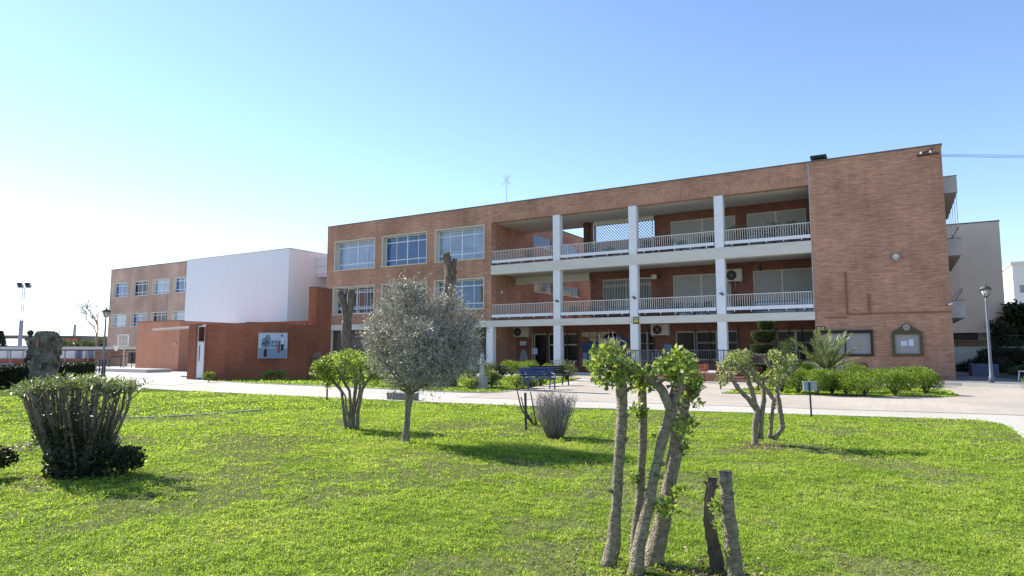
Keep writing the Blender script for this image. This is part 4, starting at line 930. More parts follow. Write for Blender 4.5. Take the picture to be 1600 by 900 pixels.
# white plastic chairs at the right edge
def chair(p, rz, label):
    t = thing('garden_chair', label, 'chair', (0, 0, 0), 'white garden chairs'); WP = mat('white plastic', (.78, .78, .78), .4)
    MB().obox((0, 0, .43), (1, 0, 0), (0, 1, 0), (0, 0, 1), .24, .22, .02).build('seat', WP, t, bevel=.01)
    MB().obox((0, .25, .68), (1, 0, 0), (0, 1, .15), (0, -.15, 1), .22, .015, .22).build('backrest', WP, t, bevel=.01)
    for sx in (-1, 1):
        for sy in (-1, 1): MB().bar((sx*.24, sy*.23, 0), (sx*.2, sy*.19, .42), .035).build('leg', WP, t)
    t.location = p; t.rotation_euler.z = rz
chair((5.6, 37.6, .122), .5, 'white plastic garden chair nearer the right edge'); chair((4.95, 38.3, .122), -.7, 'white plastic garden chair half hidden in the shrubs')

# ---------------------------------------------------------------- small signs on stakes
def stake(p, h, label, board=None):
    p = Vector(p); t = thing('stake_sign', label, 'sign', tuple(p)); tilt = Vector((.02, 0, 0))
    MB().bar(p, p+Vector((-.015, 0, h)), .035).build('post', mat('dark post', (.035, .045, .07), .5), t)
    if board:
        c = p+Vector((-.01, .03, h-.09)); MB().obox(c, RV, FV, (0, 0, 1), board[0]/2, .012, board[1]/2).build('plate', mat('sign back plate', (.33, .36, .42), .5), t)
        MB().obox(c+Vector((0, 0, board[1]/2+.012)), RV, FV, (0, 0, 1), board[0]/2+.01, .02, .012).build('top_edge', GREYC, t)
stake(gr(1268, 652), .78, 'small grey name plate on a dark stake at the path edge', (.31, .19))
stake(gr(511, 625), .53, 'thin dark stake with a tiny white plate beside the bushy multi-stem tree', (.07, .12))
stake(gr(822, 672), .70, 'bare dark metal stake next to the grey twiggy shrub')
tag(MB().box(-13.95, -12.95, 15.75, 16.1, -.02, .19).build('concrete_block', mat('mossy concrete', (.16, .16, .14), .9, var=.3, vscale=6), at=(-13.5, 15.9, 0)), 'low grey concrete block on the path behind the olive tree', 'block')

# ---------------------------------------------------------------- statue
st = thing('statue', 'small pale stone religious statue holding a child, on a plinth among the shrubs', 'statue', (-14.5, 22.0, 0))
STN = mat('pale stone', (.42, .39, .35), .85, var=.2, vscale=14, bump=.2); sx_, sy_ = -14.5, 22.0
MB().box(sx_-.22, sx_+.22, sy_-.22, sy_+.22, 0, .08).box(sx_-.17, sx_+.17, sy_-.17, sy_+.17, .08, .42).box(sx_-.21, sx_+.21, sy_-.21, sy_+.21, .42, .47).build('plinth', STN, st, bevel=.01)
b = MB().lathe((sx_, sy_, .47), [(.12, 0), (.115, .1), (.10, .3), (.095, .45), (.105, .55), (.125, .63), (.11, .69), (.06, .73), (.045, .76), (.062, .80), (.068, .85), (.055, .90), (.02, .925)], 20, 1, .78, .07, 6)
for s in (-1, 1): b.tube([(sx_+s*.13, sy_, 1.12), (sx_+s*.16, sy_-.05, .98), (sx_+s*.06, sy_-.13, .97)], [.045, .042, .028], 8)
b.build('figure', STN, st)
MB().lathe((sx_+.05, sy_-.13, .95), [(.04, 0), (.05, .08), (.03, .14), (.04, .17), (.035, .21), (.01, .235)], 10).build('child_figure', STN, st)
MB().lathe((sx_, sy_+.01, 1.2), [(.07, .03), (.075, .1), (.078, .17), (.05, .215), (.01, .225)], 14, 1, .85).build('veil', STN, st)
# ================================================================ vegetation
def barkmat(name, c1, c2, sc_=12, bump=.6):
    return mat(name, c1, .9, .15, col2=c2, vscale=sc_, bump=bump, bscale=sc_*2.5, stretch=(1, 1, .45))
BARK = mat('grey bark', (.40, .345, .25), .9, .15, col2=(.12, .10, .068), vscale=26, bump=1.0, bscale=55, stretch=(1, 1, 1.5))
BARKG = barkmat('greenish bark', (.25, .235, .175), (.10, .092, .065))
BARKD = barkmat('dark bark', (.19, .155, .12), (.06, .05, .04), 8)
BARKO = barkmat('olive bark', (.28, .24, .18), (.10, .085, .065))
TWIG = barkmat('grey twig', (.33, .30, .29), (.15, .135, .125), 20, .2)
CUT = mat('cut wood', (.42, .34, .24), .9, var=.2, vscale=30)
LF_O = leafmat('olive leaf', (.11, .10, .08), (.60, .575, .52), trans=.08, rough=.5, spec=.35)  # dark-to-pale range paints inner shade and leaf highlights, leaf by leaf
LF_G = leafmat('fresh leaf', (.07, .125, .022), (.33, .42, .11), trans=.38, rough=.5, c3=(.50, .48, .33))
LF_H = leafmat('hedge leaf', (.05, .09, .014), (.25, .36, .05), trans=.35, rough=.5)
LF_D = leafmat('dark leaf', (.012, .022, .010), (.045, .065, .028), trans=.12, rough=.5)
LF_M = leafmat('mid leaf', (.05, .085, .025), (.17, .22, .075), trans=.3, rough=.5, c3=(.34, .30, .32))
LF_T = leafmat('topiary leaf', (.035, .06, .018), (.13, .18, .055), trans=.15)
LF_S = leafmat('strap leaf', (.07, .10, .035), (.21, .26, .12), trans=.3, rough=.4, spec=.5, c3=(.40, .39, .33))
LF_P = leafmat('palm leaf', (.085, .12, .04), (.27, .32, .14), trans=.25, rough=.4, spec=.5)

def trunk_px(b, pts, d, dd=0, n=10, rough=.18):
    """pts (px, py, width_px); d forward distance; dd extra depth per point"""
    P_, R_ = [], []
    # resample for a knobbly outline
    for i in range(len(pts)-1):
        for k in range(5):
            f = k/5; P_.append([pts[i][j]*(1-f)+pts[i+1][j]*f for j in range(3)])
    P_.append(list(pts[-1])); m = len(P_); out = []
    for i, (x, y, w_) in enumerate(P_):
        q = fd(x, y, d+dd*i/(m-1)); j = w_*.035*d/1022
        out.append(q+Vector((rnd.uniform(-j, j), rnd.uniform(-j, j), 0))); R_.append(w_*.5*d/1022*rnd.uniform(.95, 1.05))
    b.tube(out, R_, n, rough=rough); return out
def stubs(b, path, rad, k, L=.03):
    for _ in range(k):
        i = rnd.randrange(len(path)-1); p = path[i].lerp(path[i+1], rnd.random()); a = rnd.uniform(0, 6.28); e = Vector((math.cos(a), math.sin(a), .35))
        b.tube([p+e*rad*.7, p+e*(rad+L*.6)], [L*.7, L*.35], 6, rough=.2)
def leafcloud(centres, n, spread, L, W, seed, up=.4, out=None, droop=0):
    g = np.random.default_rng(seed); c = np.array([[*p] for p in centres], float); i = g.integers(0, len(c), n)
    off = g.normal(size=(n, 3)); off = unit(off)*(g.random((n, 1))**.5)*spread
    C = c[i]+off; D = unit(off)+g.normal(0, .6, (n, 3))+np.array([0, 0, up]); return leaf_verts(C, D, L, W, seed=seed)

# ---- olive tree
def blob_twigs(lobes, ntw, per, tl, seed, shell=.55):
    g = np.random.default_rng(seed); vol = np.array([l[1][0]*l[1][1]*l[1][2] for l in lobes]); pr = vol**.8; pr = pr/pr.sum()
    i = g.choice(len(lobes), ntw, p=pr); u = unit(g.normal(size=(ntw, 3))); r = (shell+(1-shell)*g.random((ntw, 1))**.7)
    c = np.array([list(l[0]) for l in lobes])[i]; R_ = np.array([l[1] for l in lobes])[i]
    P0 = c+u*R_*r; D = unit(u+g.normal(0, .55, (ntw, 3))+np.array([0, 0, .35]))
    C = []; DD = []
    for k in range(per):
        f = (k+.5)/per; q = P0+D*tl*(f-.3)*g.uniform(.6, 1.3, (ntw, 1)); C.append(q+g.normal(0, tl*.04, (ntw, 3))); DD.append(unit(D+unit(g.normal(size=(ntw, 3)))*.9))
    return np.concatenate(C), np.concatenate(DD), P0, D
base = gr(635, 692); dO = dist(base)
ol = thing('olive_tree', 'round silvery grey-green olive tree with one slim trunk in the middle of the lawn', 'tree', tuple(base))
b = MB(); tp = trunk_px(b, [(635, 694, 16), (634, 682, 11), (637, 655, 10), (638, 630, 10), (641, 610, 9.5)], dO, .05); top = tp[-1]
s_ = dO/1022
lob = []
for (x, y, rx, ry, dz) in ((612, 520, 42, 52, -.1), (628, 478, 34, 40, .1), (660, 520, 52, 62, .15), (700, 505, 36, 46, .1), (712, 548, 38, 42, -.1), (665, 575, 56, 32, -.25), (610, 560, 38, 32, .2), (650, 455, 16, 16, 0), (702, 468, 18, 20, 0), (735, 520, 18, 28, .1), (585, 532, 20, 22, .1), (660, 530, 40, 55, .55), (655, 545, 45, 50, -.5), (620, 598, 20, 14, 0), (688, 592, 26, 14, .1), (742, 500, 9, 12, 0), (583, 505, 9, 10, 0), (628, 444, 7, 10, 0)):
    c = fd(x, y, dO+dz); lob.append((c, (rx*s_*.95, min(rx, 42)*s_*.95, ry*s_*.95)))
for l in lob:
    mid = top.lerp(l[0], .5)+Vector((rnd.uniform(-.08, .08), rnd.uniform(-.08, .08), -.05)); b.tube([top-Vector((0, 0, .05)), mid, l[0]], [.03, .018, .007], 6, rough=.1)
    for q in range(7):
        u = Vector((rnd.gauss(0, 1), rnd.gauss(0, 1), rnd.gauss(.3, 1))).normalized(); e = l[0]+Vector((u.x*l[1][0], u.y*l[1][1], u.z*l[1][2])); b.tube([mid.lerp(l[0], rnd.random()), e], [.009, .003], 4, cap=False)
b.build('trunk', BARKO, ol)
C, D, P0, D0 = blob_twigs(lob, 4300, 13, .16, 5, .45)
C2, D2, _, _ = blob_twigs([(l[0], tuple(k*1.12 for k in l[1])) for l in lob], 620, 12, .30, 6, .8)
LV = leaf_verts(np.concatenate([C, C2]), np.concatenate([D, D2]), .050, .0115, seed=3)
quads_object('crown', LV, 4, LF_O, ol)

# ---- bushy multi-stem tree with a flat leafy top
base = gr(547, 671); dS = dist(base)
t_ = thing('bushy_tree', 'multi-stem tree with a flat bright green leafy top left of the olive', 'tree', tuple(base))
b = MB(); tops = []
for pts, dd in (((( 541, 672, 9), (537, 640, 7), (534, 612, 6), (518, 592, 5), (508, 578, 4)), .1), (((545, 672, 9), (549, 640, 8), (546, 610, 6), (530, 585, 5), (522, 568, 4)), -.1), (((551, 673, 11), (552, 640, 9), (556, 605, 8), (552, 575, 6), (548, 562, 4)), .2),
                (((558, 672, 9), (560, 640, 7), (566, 608, 7), (577, 590, 6), (584, 575, 4)), -.15), (((548, 671, 8), (556, 640, 5), (562, 610, 5), (564, 585, 4), (562, 568, 3)), .3), (((553, 671, 8), (541, 640, 6), (540, 620, 4), (528, 600, 4), (540, 580, 3)), -.25)):
    p = trunk_px(b, [(x, y, w_*.72) for x, y, w_ in pts], dS, dd, 8); tops += p[-8:]; stubs(b, p[3:], .03, 4, .02)
b.build('trunk', BARKO, t_)
cs = [fd(x, y, dS+z) for x, y, z in ((508, 568, 0), (520, 560, .1), (532, 558, -.2), (545, 556, .1), (558, 558, -.15), (572, 560, .1), (584, 566, 0), (515, 580, -.1), (530, 574, .2), (548, 572, -.2), (565, 574, .2), (580, 580, 0), (540, 588, .1), (558, 590, -.1), (503, 574, 0), (588, 574, -.1), (523, 568, .4), (545, 566, .4), (568, 568, .4), (535, 565, -.4), (560, 566, -.4))]
cs += [fd(x, y, dS) for x, y in ((499, 572), (506, 584), (494, 578), (592, 582), (586, 590), (520, 590), (512, 596))]
quads_object('crown', leafcloud(cs, 4300, .13, .048, .030, 11), 4, LF_G, t_)

# ---- pruned tree on the right of the lawn
base = gr(1190, 695); dR = dist(base)
t_ = thing('pollarded_tree', 'pruned multi-stem tree with pale knobbly limbs and few leaves right of centre', 'tree', tuple(base))
b = MB(); lc = []
for pts, dd in ((((1180, 698, 12), (1180, 668, 10), (1183, 640, 10), (1176, 618, 10), (1168, 590, 8), (1160, 572, 5)), 0), (((1183, 640, 10), (1168, 622, 9), (1152, 606, 8), (1140, 585, 5)), -.1), (((1189, 686, 10), (1190, 650, 9), (1193, 625, 8), (1192, 594, 7), (1208, 580, 5)), .05),
                (((1203, 684, 8), (1206, 655, 7), (1209, 625, 7), (1198, 608, 6), (1180, 595, 5), (1172, 570, 4)), -.1), (((1209, 686, 11), (1223, 668, 9), (1219, 645, 9), (1215, 620, 11), (1213, 600, 7), (1228, 585, 7), (1246, 574, 6)), .1),
                (((1213, 612, 8), (1225, 592, 7), (1236, 578, 6), (1242, 560, 4)), .15), (((1208, 580, 6), (1200, 568, 5), (1192, 556, 5), (1176, 553, 3)), 0), (((1192, 556, 4), (1202, 554, 3), (1212, 548, 2)), .05), (((1168, 590, 6), (1150, 572, 4), (1128, 565, 2)), 0)):
    p = trunk_px(b, [(x, y, w_*.82) for x, y, w_ in pts], dR, dd, 9, .3); stubs(b, p[2:], .035, 5, .025); lc += p[-7:]
b.build('trunk', BARK, t_)
cs = [fd(x, y, dR+z) for x, y, z in ((1130, 572, 0), (1140, 562, .1), (1150, 556, -.1), (1128, 592, 0), (1160, 566, .1), (1145, 580, .1), (1172, 580, 0), (1215, 560, .1), (1208, 556, 0), (1225, 570, 0), (1238, 562, .1), (1215, 580, -.1), (1165, 556, 0), (1180, 590, .1), (1210, 595, 0), (1232, 584, -.1))]
quads_object('crown', leafcloud(cs, 1750, .095, .05, .030, 12), 4, leafmat('pale fresh leaf', (.10, .14, .045), (.40, .45, .22), trans=.35, c3=(.5, .47, .38)), t_)

# ---- foreground pollarded clump
base = gr(1000, 890); d0 = dist(base)
t_ = thing('pollarded_tree', 'foreground clump of four pale leaning trunks with leafy knobs on top', 'tree', tuple(base))
def fgtrunk(paths, d, dd, leaves, seed, extra=(), nl=520):
    b = MB(); out = []
    for pts in paths: out.append(trunk_px(b, pts, d, dd, 14, .10))
    for p in out: stubs(b, p[4:], .06, 7, .022)
    o = b.build('trunk', BARK, t_)
    return o
fgtrunk([((950, 885, 24), (957, 862, 22), (963, 790, 17), (968, 700, 16), (972, 640, 17), (971, 595, 18), (960, 560, 15))], d0+.05, 0, None, 1)
fgtrunk([((984, 905, 12), (991, 850, 12), (1001, 760, 13), (1004, 690, 13), (1004, 620, 13), (1000, 580, 12))], d0+.22, 0, None, 2)
fgtrunk([((990, 910, 24), (1000, 850, 19), (1019, 760, 16), (1034, 690, 16), (1050, 640, 18), (1060, 600, 18), (1064, 565, 13)), ((1048, 640, 14), (1036, 612, 15), (1018, 592, 12))], d0-.12, .1, None, 3)
fgtrunk([((1006, 918, 32), (1024, 860, 27), (1041, 790, 24), (1055, 700, 22), (1066, 640, 20), (1074, 600, 18))], d0+.05, .1, None, 4)
groups = [((930, 566, 0, .07), (942, 552, .05, .07), (956, 550, -.08, .07), (972, 560, .02, .07), (982, 578, 0, .06), (936, 585, -.04, .06), (950, 592, .05, .06), (966, 590, -.1, .06), (958, 572, -.12, .07), (945, 575, .12, .08), (970, 572, .12, .07), (975, 598, .05, .05)),
          ((992, 580, .2, .06), (1004, 590, .15, .06), (1018, 580, 0, .06), (1000, 604, .2, .05), (1014, 600, .1, .05), (996, 638, .2, .045), (1004, 648, .22, .04), (990, 745, .2, .03)),
          ((1032, 575, -.1, .06), (1046, 566, -.05, .06), (1060, 556, -.1, .06), (1074, 562, -.05, .06), (1082, 575, 0, .06), (1064, 580, -.15, .06), (1048, 588, -.1, .05), (1080, 590, .05, .06), (1088, 604, .1, .05)),
          ((1060, 615, .15, .06), (1076, 620, .1, .06), (1086, 628, .12, .05), (1052, 650, 0, .04), (1062, 665, -.1, .045), (1070, 680, 0, .05), (1066, 700, .1, .04), (1078, 660, .1, .04), (1040, 790, -.1, .05), (1030, 795, -.12, .04), (1050, 800, -.05, .045), (1025, 745, -.1, .03), (1058, 770, 0, .04), (1046, 780, .1, .04))]
wts = (820, 330, 560, 430)
cv_ = []
for i, (gset, nn_) in enumerate(zip(groups, wts)):
    g = np.random.default_rng(60+i); per = nn_//len(gset)
    for (x, y, z, r) in gset: cv_.append(leafcloud([fd(x, y, d0+z)], per, r*rnd.uniform(.8, 1.15), .038, .031, rnd.randrange(9999), up=.25))
quads_object('leaves', np.concatenate(cv_), 4, LF_G, t_)
# pruned knuckles and short shoots among the leaves
for x, y, z in ((955, 568, 0), (968, 578, .04), (975, 590, 0), (948, 580, -.04), (1000, 590, .2), (1016, 594, .02), (1062, 568, 0), (1070, 580, .04), (1052, 585, -.02), (1078, 596, .12), (1066, 606, .1), (1084, 615, .12)):
    p = fd(x, y, d0+z); b = MB().lathe(p-Vector((0, 0, .035)), [(.012, 0), (.034, .02), (.038, .045), (.022, .07)], 9, 1, 1, .25, 3, rnd.random()*6)
    for _ in range(5): u = Vector((rnd.gauss(0, .8), rnd.gauss(0, .8), rnd.uniform(.2, 1.2))).normalized(); b.tube([p, p+u*.055, p+u*rnd.uniform(.08, .13)+Vector((0, 0, .01))], [.007, .005, .003], 4)
    b.build('knuckle', BARK, t_)
g = np.random.default_rng(9); n = 260; C = np.array([list(fd(955, 553, d0))]*n)+g.normal(0, .045, (n, 3)); C[:, 2] += .015
quads_object('dead_shoots', leaf_verts(C, np.stack([g.normal(0, .5, n), g.normal(0, .5, n), g.uniform(.5, 1.4, n)], 1), .055, .004, seed=5), 4, mat('dry shoots', (.38, .31, .27), .9, var=.3, vscale=40), t_)

base = gr(1128, 905); d1 = dist(base)
t_ = thing('cut_stumps', 'pair of short sawn-off trunks with few sprouts in the right foreground', 'stump', tuple(base))
for pts, z, sd in ((((1127, 918, 21), (1119, 870, 20), (1108, 820, 18), (1107, 780, 14), (1114, 748, 13)), .12, 1), (((1153, 920, 24), (1146, 870, 22), (1138, 800, 21), (1133, 737, 19)), -.05, 2)):
    b = MB(); p = trunk_px(b, pts, d1+z, 0, 14, .12); stubs(b, p[3:], .05, 8, .018); b.build('stump', BARKD if sd == 1 else BARK, t_)
    top = p[-1]; b = MB(); r_ = .027 if sd == 1 else .039; b.tube([top-Vector((0, 0, .004)), top+Vector((0, 0, .004))], r_, 14, rough=.15); b.build('sawn_face', BARKD, t_)
quads_object('leaves', leafcloud([fd(x, y, d1-.05) for x, y in ((1118, 790), (1124, 783), (1130, 800), (1136, 795), (1120, 800), (1140, 860), (1122, 820))], 130, .035, .03, .022, 71), 4, LF_G, t_)
quads_object('dead_shoots', leafcloud([top.lerp(fd(1112, 748, d1+.12), 1)], 90, .05, .05, .003, 72, up=.9), 4, mat('reddish shoots', (.22, .10, .09), .9), t_)

# ---- grey twiggy shrub
def twig_shrub(base, h, rad, n, seed, m, name, label, parent=None, spread=1.0, r0=.006):
    R = random.Random(seed); base = Vector(base); t_ = thing(name, label, 'shrub', tuple(base)); b = MB()
    for k in range(n):
        a = R.uniform(0, 6.28); q = math.sqrt(R.random()); e = Vector((math.cos(a)*q*rad, math.sin(a)*q*rad, 0)); z = h*R.uniform(.75, 1.03)*(1-.12*q*q)
        p0 = base+e*.33+Vector((0, 0, -.01)); p1 = base+e*.72+Vector((R.uniform(-.03, .03), R.uniform(-.03, .03), z*.5)); p2 = base+e+Vector((R.uniform(-.03, .03), R.uniform(-.03, .03), z))
        b.tube([p0, p1, p2], [r0, r0*.8, r0*.5], 5)
        for _ in range(6):
            f = R.uniform(.35, .95); s = p1.lerp(p2, (f-.35)/.6) if f > .35 else p1; u = Vector((R.gauss(0, .6), R.gauss(0, .6), R.uniform(.5, 1.2))).normalized(); b.tube([s, s+u*h*R.uniform(.1, .22)], [r0*.55, r0*.35], 4, cap=False)
    b.build('twigs', m, t_); return t_
tw = twig_shrub(gr(867, 684), .76, .40, 150, 3, TWIG, 'twiggy_shrub', 'leafless grey twiggy shrub clipped to a dome in mid lawn')
b0 = gr(867, 684); quads_object('leaves', leafcloud([b0+Vector((rnd.uniform(-.25, .25), rnd.uniform(-.25, .25), rnd.uniform(.3, .7))) for _ in range(30)], 500, .12, .018, .008, 81), 4, LF_M, tw)
t_ = thing('sapling', 'small straggly sapling with bare curved shoots beside the twiggy shrub', 'plant', tuple(gr(835, 665))); dq = dist(gr(835, 665)); b = MB()
for pts in (((835, 665, 3), (815, 640, 3), (808, 610, 2)), ((832, 660, 3), (818, 636, 2), (814, 620, 2)), ((838, 664, 3), (832, 630, 2), (829, 612, 2)), ((826, 655, 2), (822, 640, 2), (821, 628, 1))): trunk_px(b, pts, dq, 0, 5, .05)
b.build('shoots', BARKD, t_); quads_object('leaves', leafcloud([fd(x, y, dq) for x, y in ((826, 655), (836, 650), (842, 658), (832, 662))], 260, .09, .04, .02, 83), 4, LF_M, t_)

# ---- big fan shaped bush on the left
base = gr(112, 742); dB_ = dist(base)
t_ = thing('clipped_bush', 'large fan-shaped bush of thick bare stems with a flat clipped leafy top, left foreground', 'bush', tuple(base)); b = MB(); ends = []
R = random.Random(5)
for k in range(30):
    f = k/29; xb = 88+f*58+R.uniform(-8, 8); xt = 32+f*170+R.uniform(-5, 5); zz = R.uniform(-.45, .45)
    dd0 = zz*.3; yt = 606-10*math.sin(f*3.14)+R.uniform(-4, 5); P_ = [fd(xb, 742, dB_+dd0), fd(xb*.55+xt*.45, 690, dB_+dd0+zz*.3), fd(xb*.18+xt*.82+R.uniform(-4, 4), 640, dB_+dd0+zz*.8), fd(xt, yt, dB_+zz)]
    w_ = R.uniform(.016, .036); b.tube(P_, [w_*1.15, w_, w_*.8, w_*.5], 8, rough=.15); ends.append((P_[2], P_[3]))
    for _ in range(5):
        s = P_[2].lerp(P_[3], R.random()); b.tube([s, s+Vector((R.uniform(-.12, .12), R.uniform(-.12, .12), R.uniform(.05, .2)))], [.01, .005], 5)
    for _ in range(3):
        s = P_[1].lerp(P_[2], R.random()); b.tube([s, s+Vector((R.uniform(-.1, .1), R.uniform(-.1, .1), R.uniform(.02, .25)))], [.008, .003], 4)
for k in range(6): b.tube([fd(150+k*2, 725, dB_-.1+k*.05), fd(166+k*4, 695, dB_), fd(178+k*2.4, 672+k*3, dB_+.05)], [.018, .014, .008], 6, rough=.15)
for k in range(170):      # tangle of thin twigs inside
    f = R.random(); x0_ = 84+f*72; x1_ = 30+f*172+R.uniform(-14, 14); z_ = R.uniform(-.5, .5); a_, c_ = R.uniform(0, .6), R.uniform(.6, 1.0)
    y_ = lambda q: 735-q*132
    b.tube([fd(x0_+(x1_-x0_)*a_, y_(a_), dB_+z_*a_), fd(x0_+(x1_-x0_)*(a_+c_)/2+R.uniform(-6, 6), y_((a_+c_)/2), dB_+z_*.7), fd(x0_+(x1_-x0_)*c_+R.uniform(-8, 8), y_(c_), dB_+z_)], [.008, .006, .003], 4)
b.build('stems', barkmat('bush stem', (.27, .225, .175), (.07, .055, .042), 14), t_)
n = 1500; C = np.array([list(fd(60+R.uniform(-10, 110)*1.0, 622+R.random()**.7*75, dB_+R.uniform(-.45, .45))) for _ in range(n)])
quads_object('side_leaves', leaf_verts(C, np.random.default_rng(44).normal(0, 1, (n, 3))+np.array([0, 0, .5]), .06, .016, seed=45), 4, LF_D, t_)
g = np.random.default_rng(4); E_ = []
for a, c in ends: E_ += [c+Vector((0, 0, -.02)), a.lerp(c, .88), c+RV*.06, c-RV*.06]
n = 2500; i = g.integers(0, len(E_), n); C = np.array([list(p) for p in E_])[i]+g.normal(0, 1, (n, 3))*np.array([.07, .07, .03]); C[:, 2] = np.minimum(C[:, 2], EYE-.32+np.abs(g.normal(0, .028, n)))
D = np.stack([g.normal(0, .8, n), g.normal(0, .8, n), g.uniform(-.5, 1.2, n)], 1)
quads_object('leaves', leaf_verts(C, D, .085, .018, fold=.15, seed=6), 4, LF_S, t_)
n = 2200; C = np.array([list(fd(R.uniform(70, 168), 745-R.random()**1.8*75, dB_+R.uniform(-.35, .35))) for _ in range(n)])
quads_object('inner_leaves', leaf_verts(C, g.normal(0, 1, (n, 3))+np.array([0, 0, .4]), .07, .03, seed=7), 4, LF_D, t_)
def shrub(base, rx, ry, h, n, m, label, L=.05, W=.03, name='shrub', cat='shrub', seed=None, squash=None, group=None, stemh=.25, top=.0, flower=None, nl=7):
    base = Vector((base[0], base[1], base[2] if len(base) > 2 else 0)); seed = seed or rnd.randrange(99999); R = random.Random(seed); g = np.random.default_rng(seed)
    t_ = thing(name, label, cat, tuple(base), group); b = MB()
    for k in range(7):
        a = R.uniform(0, 6.28); e = Vector((math.cos(a)*rx*.55, math.sin(a)*ry*.55, h*.65)); b.tube([base, base+e*.5+Vector((0, 0, .03)), base+e], [.018*h/.6, .013*h/.6, .006], 5, rough=.15)
    b.build('stems', BARKD, t_)
    zc = h*(1+stemh)/2; hz = h*(1-stemh)/2; lobes = []
    for k in range(nl):
        a = R.uniform(0, 6.28); q = R.uniform(.25, .62); lobes.append(((base.x+math.cos(a)*rx*q, base.y+math.sin(a)*ry*q, zc+R.uniform(-.3, .35)*hz), (rx*.5, ry*.5, hz*R.uniform(.5, .75))))
    lobes.append(((base.x, base.y, zc), (rx*.75, ry*.75, hz*.9)))
    cc = np.array([l[0] for l in lobes]); rr = np.array([l[1] for l in lobes]); i = g.integers(0, len(lobes), n); u = unit(g.normal(size=(n, 3))); r = .6+.42*g.random((n, 1))
    C = cc[i]+u*rr[i]*r; C[:, 2] = np.clip(C[:, 2], .02, None); D = u+g.normal(0, .5, (n, 3))+np.array([0, 0, .5])
    quads_object('foliage', leaf_verts(C, D, L, W, seed=seed), 4, m, t_)
    if flower:
        k = 40; i = g.integers(0, n, k); quads_object('flowers', leaf_verts(C[i]+u[i]*.03, g.normal(size=(k, 3)), .05, .045, seed=seed+1), 4, flower, t_)
    return t_
shrub(gr(190, 744), .36, .26, .36, 2200, LF_D, 'small dark leafy shrub touching the right foot of the big fan-shaped bush', .045, .022, stemh=0, nl=14)
shrub(gr(-26, 750), .28, .3, .40, 1800, LF_D, 'dark leafy shrub cut by the left edge of the photo', .05, .03)

# ---- old dead stump
base = gr(66, 606); dT = dist(base)
t_ = thing('dead_trunk', 'massive gnarled grey dead trunk with a broken hollow top before the hedge', 'stump', tuple(base))
b = MB(); m_, nn_ = 26, 40; v0 = len(b.v); R = random.Random(8); s_ = dT/1022; cx = base
prof = [(0, .66), (.1, .60), (.3, .55), (.45, .56), (.6, .60), (.75, .68), (.88, .68), (.96, .60), (1.0, .5)]
Hs = 2.32
for i in range(m_):
    f = i/(m_-1)
    for j in range(len(prof)-1):
        if prof[j][0] <= f <= prof[j+1][0]: r = prof[j][1]+(prof[j+1][1]-prof[j][1])*(f-prof[j][0])/(prof[j+1][0]-prof[j][0])
    for k in range(nn_):
        a = 2*math.pi*k/nn_; rr = r*(1+.10*math.sin(3*a+1+f*2)+.08*math.sin(5*a-f*4)+.07*math.sin(9*a+f*7)*(f+.3)+.05*math.sin(f*17+a*2)+R.uniform(-.035, .035))
        z = f*Hs
        if f > .8: z -= (f-.8)*2.4*max(0, math.sin(a*2+.9)*.7+math.sin(a*5)*.3+.25)
        p = cx+RV*(math.cos(a)*rr*.80+.05*math.sin(f*3))+FV*(math.sin(a)*rr*.8); b.v.append((p.x, p.y, z))
for i in range(m_-1):
    for k in range(nn_):
        k2 = (k+1) % nn_; b.f.append((v0+i*nn_+k, v0+i*nn_+k2, v0+(i+1)*nn_+k2, v0+(i+1)*nn_+k)); b.smooth.append(True); b.uv += [(0, 0)]*4
c = cx+Vector((0, 0, Hs*.72)); b.v.append(tuple(c)); ci = len(b.v)-1
for k in range(nn_): b.f.append((v0+(m_-1)*nn_+k, v0+(m_-1)*nn_+(k+1) % nn_, ci)); b.smooth.append(False); b.uv += [(0, 0)]*3
for k in range(60):
    f = R.random()**.6; a = R.uniform(-2.9, -.2) if k % 3 else R.uniform(0, 6.28); rr = .48*(.92+.2*f); z = .35+f*1.65; p = cx+RV*(math.cos(a)*rr)+FV*(math.sin(a)*rr*.85)+Vector((0, 0, z)); q = R.uniform(.05, .15)
    b.lathe(p-Vector((0, 0, q)), [(q*.3, 0), (q*.9, q*.5), (q, q), (q*.8, q*1.6), (q*.2, q*2)], 9, 1, 1, .22, 3, R.random()*6)
b.build('trunk', mat('weathered dead wood', (.27, .235, .195), .95, .1, col2=(.035, .03, .024), vscale=4.5, bump=1.0, bscale=9, stretch=(1, 1, .6)), t_)
b = MB()
for x, y, r_ in ((84, 545, .16), (88, 560, .14), (46, 530, .14), (44, 562, .15), (80, 535, .12), (88, 572, .10), (48, 520, .12)): 
    p = fd(x, y, dT); b.lathe(p-Vector((0, 0, r_)), [(r_*.3, 0), (r_*.9, r_*.5), (r_, r_), (r_*.8, r_*1.6), (r_*.2, r_*2)], 10, 1, 1, .15, 3)
b.build('burl', mat('dark burl', (.10, .09, .08), .95, .1, col2=(.035, .032, .03), vscale=9, bump=1, bscale=20), t_)
p = fd(58, 537, dT-.56); MB().lathe(p-Vector((0, 0, .2)), [(.02, 0), (.10, .1), (.11, .25), (.03, .42)], 8, .8, .4).build('fresh_split', mat('orange split wood', (.42, .16, .08), .9, var=.2), t_)

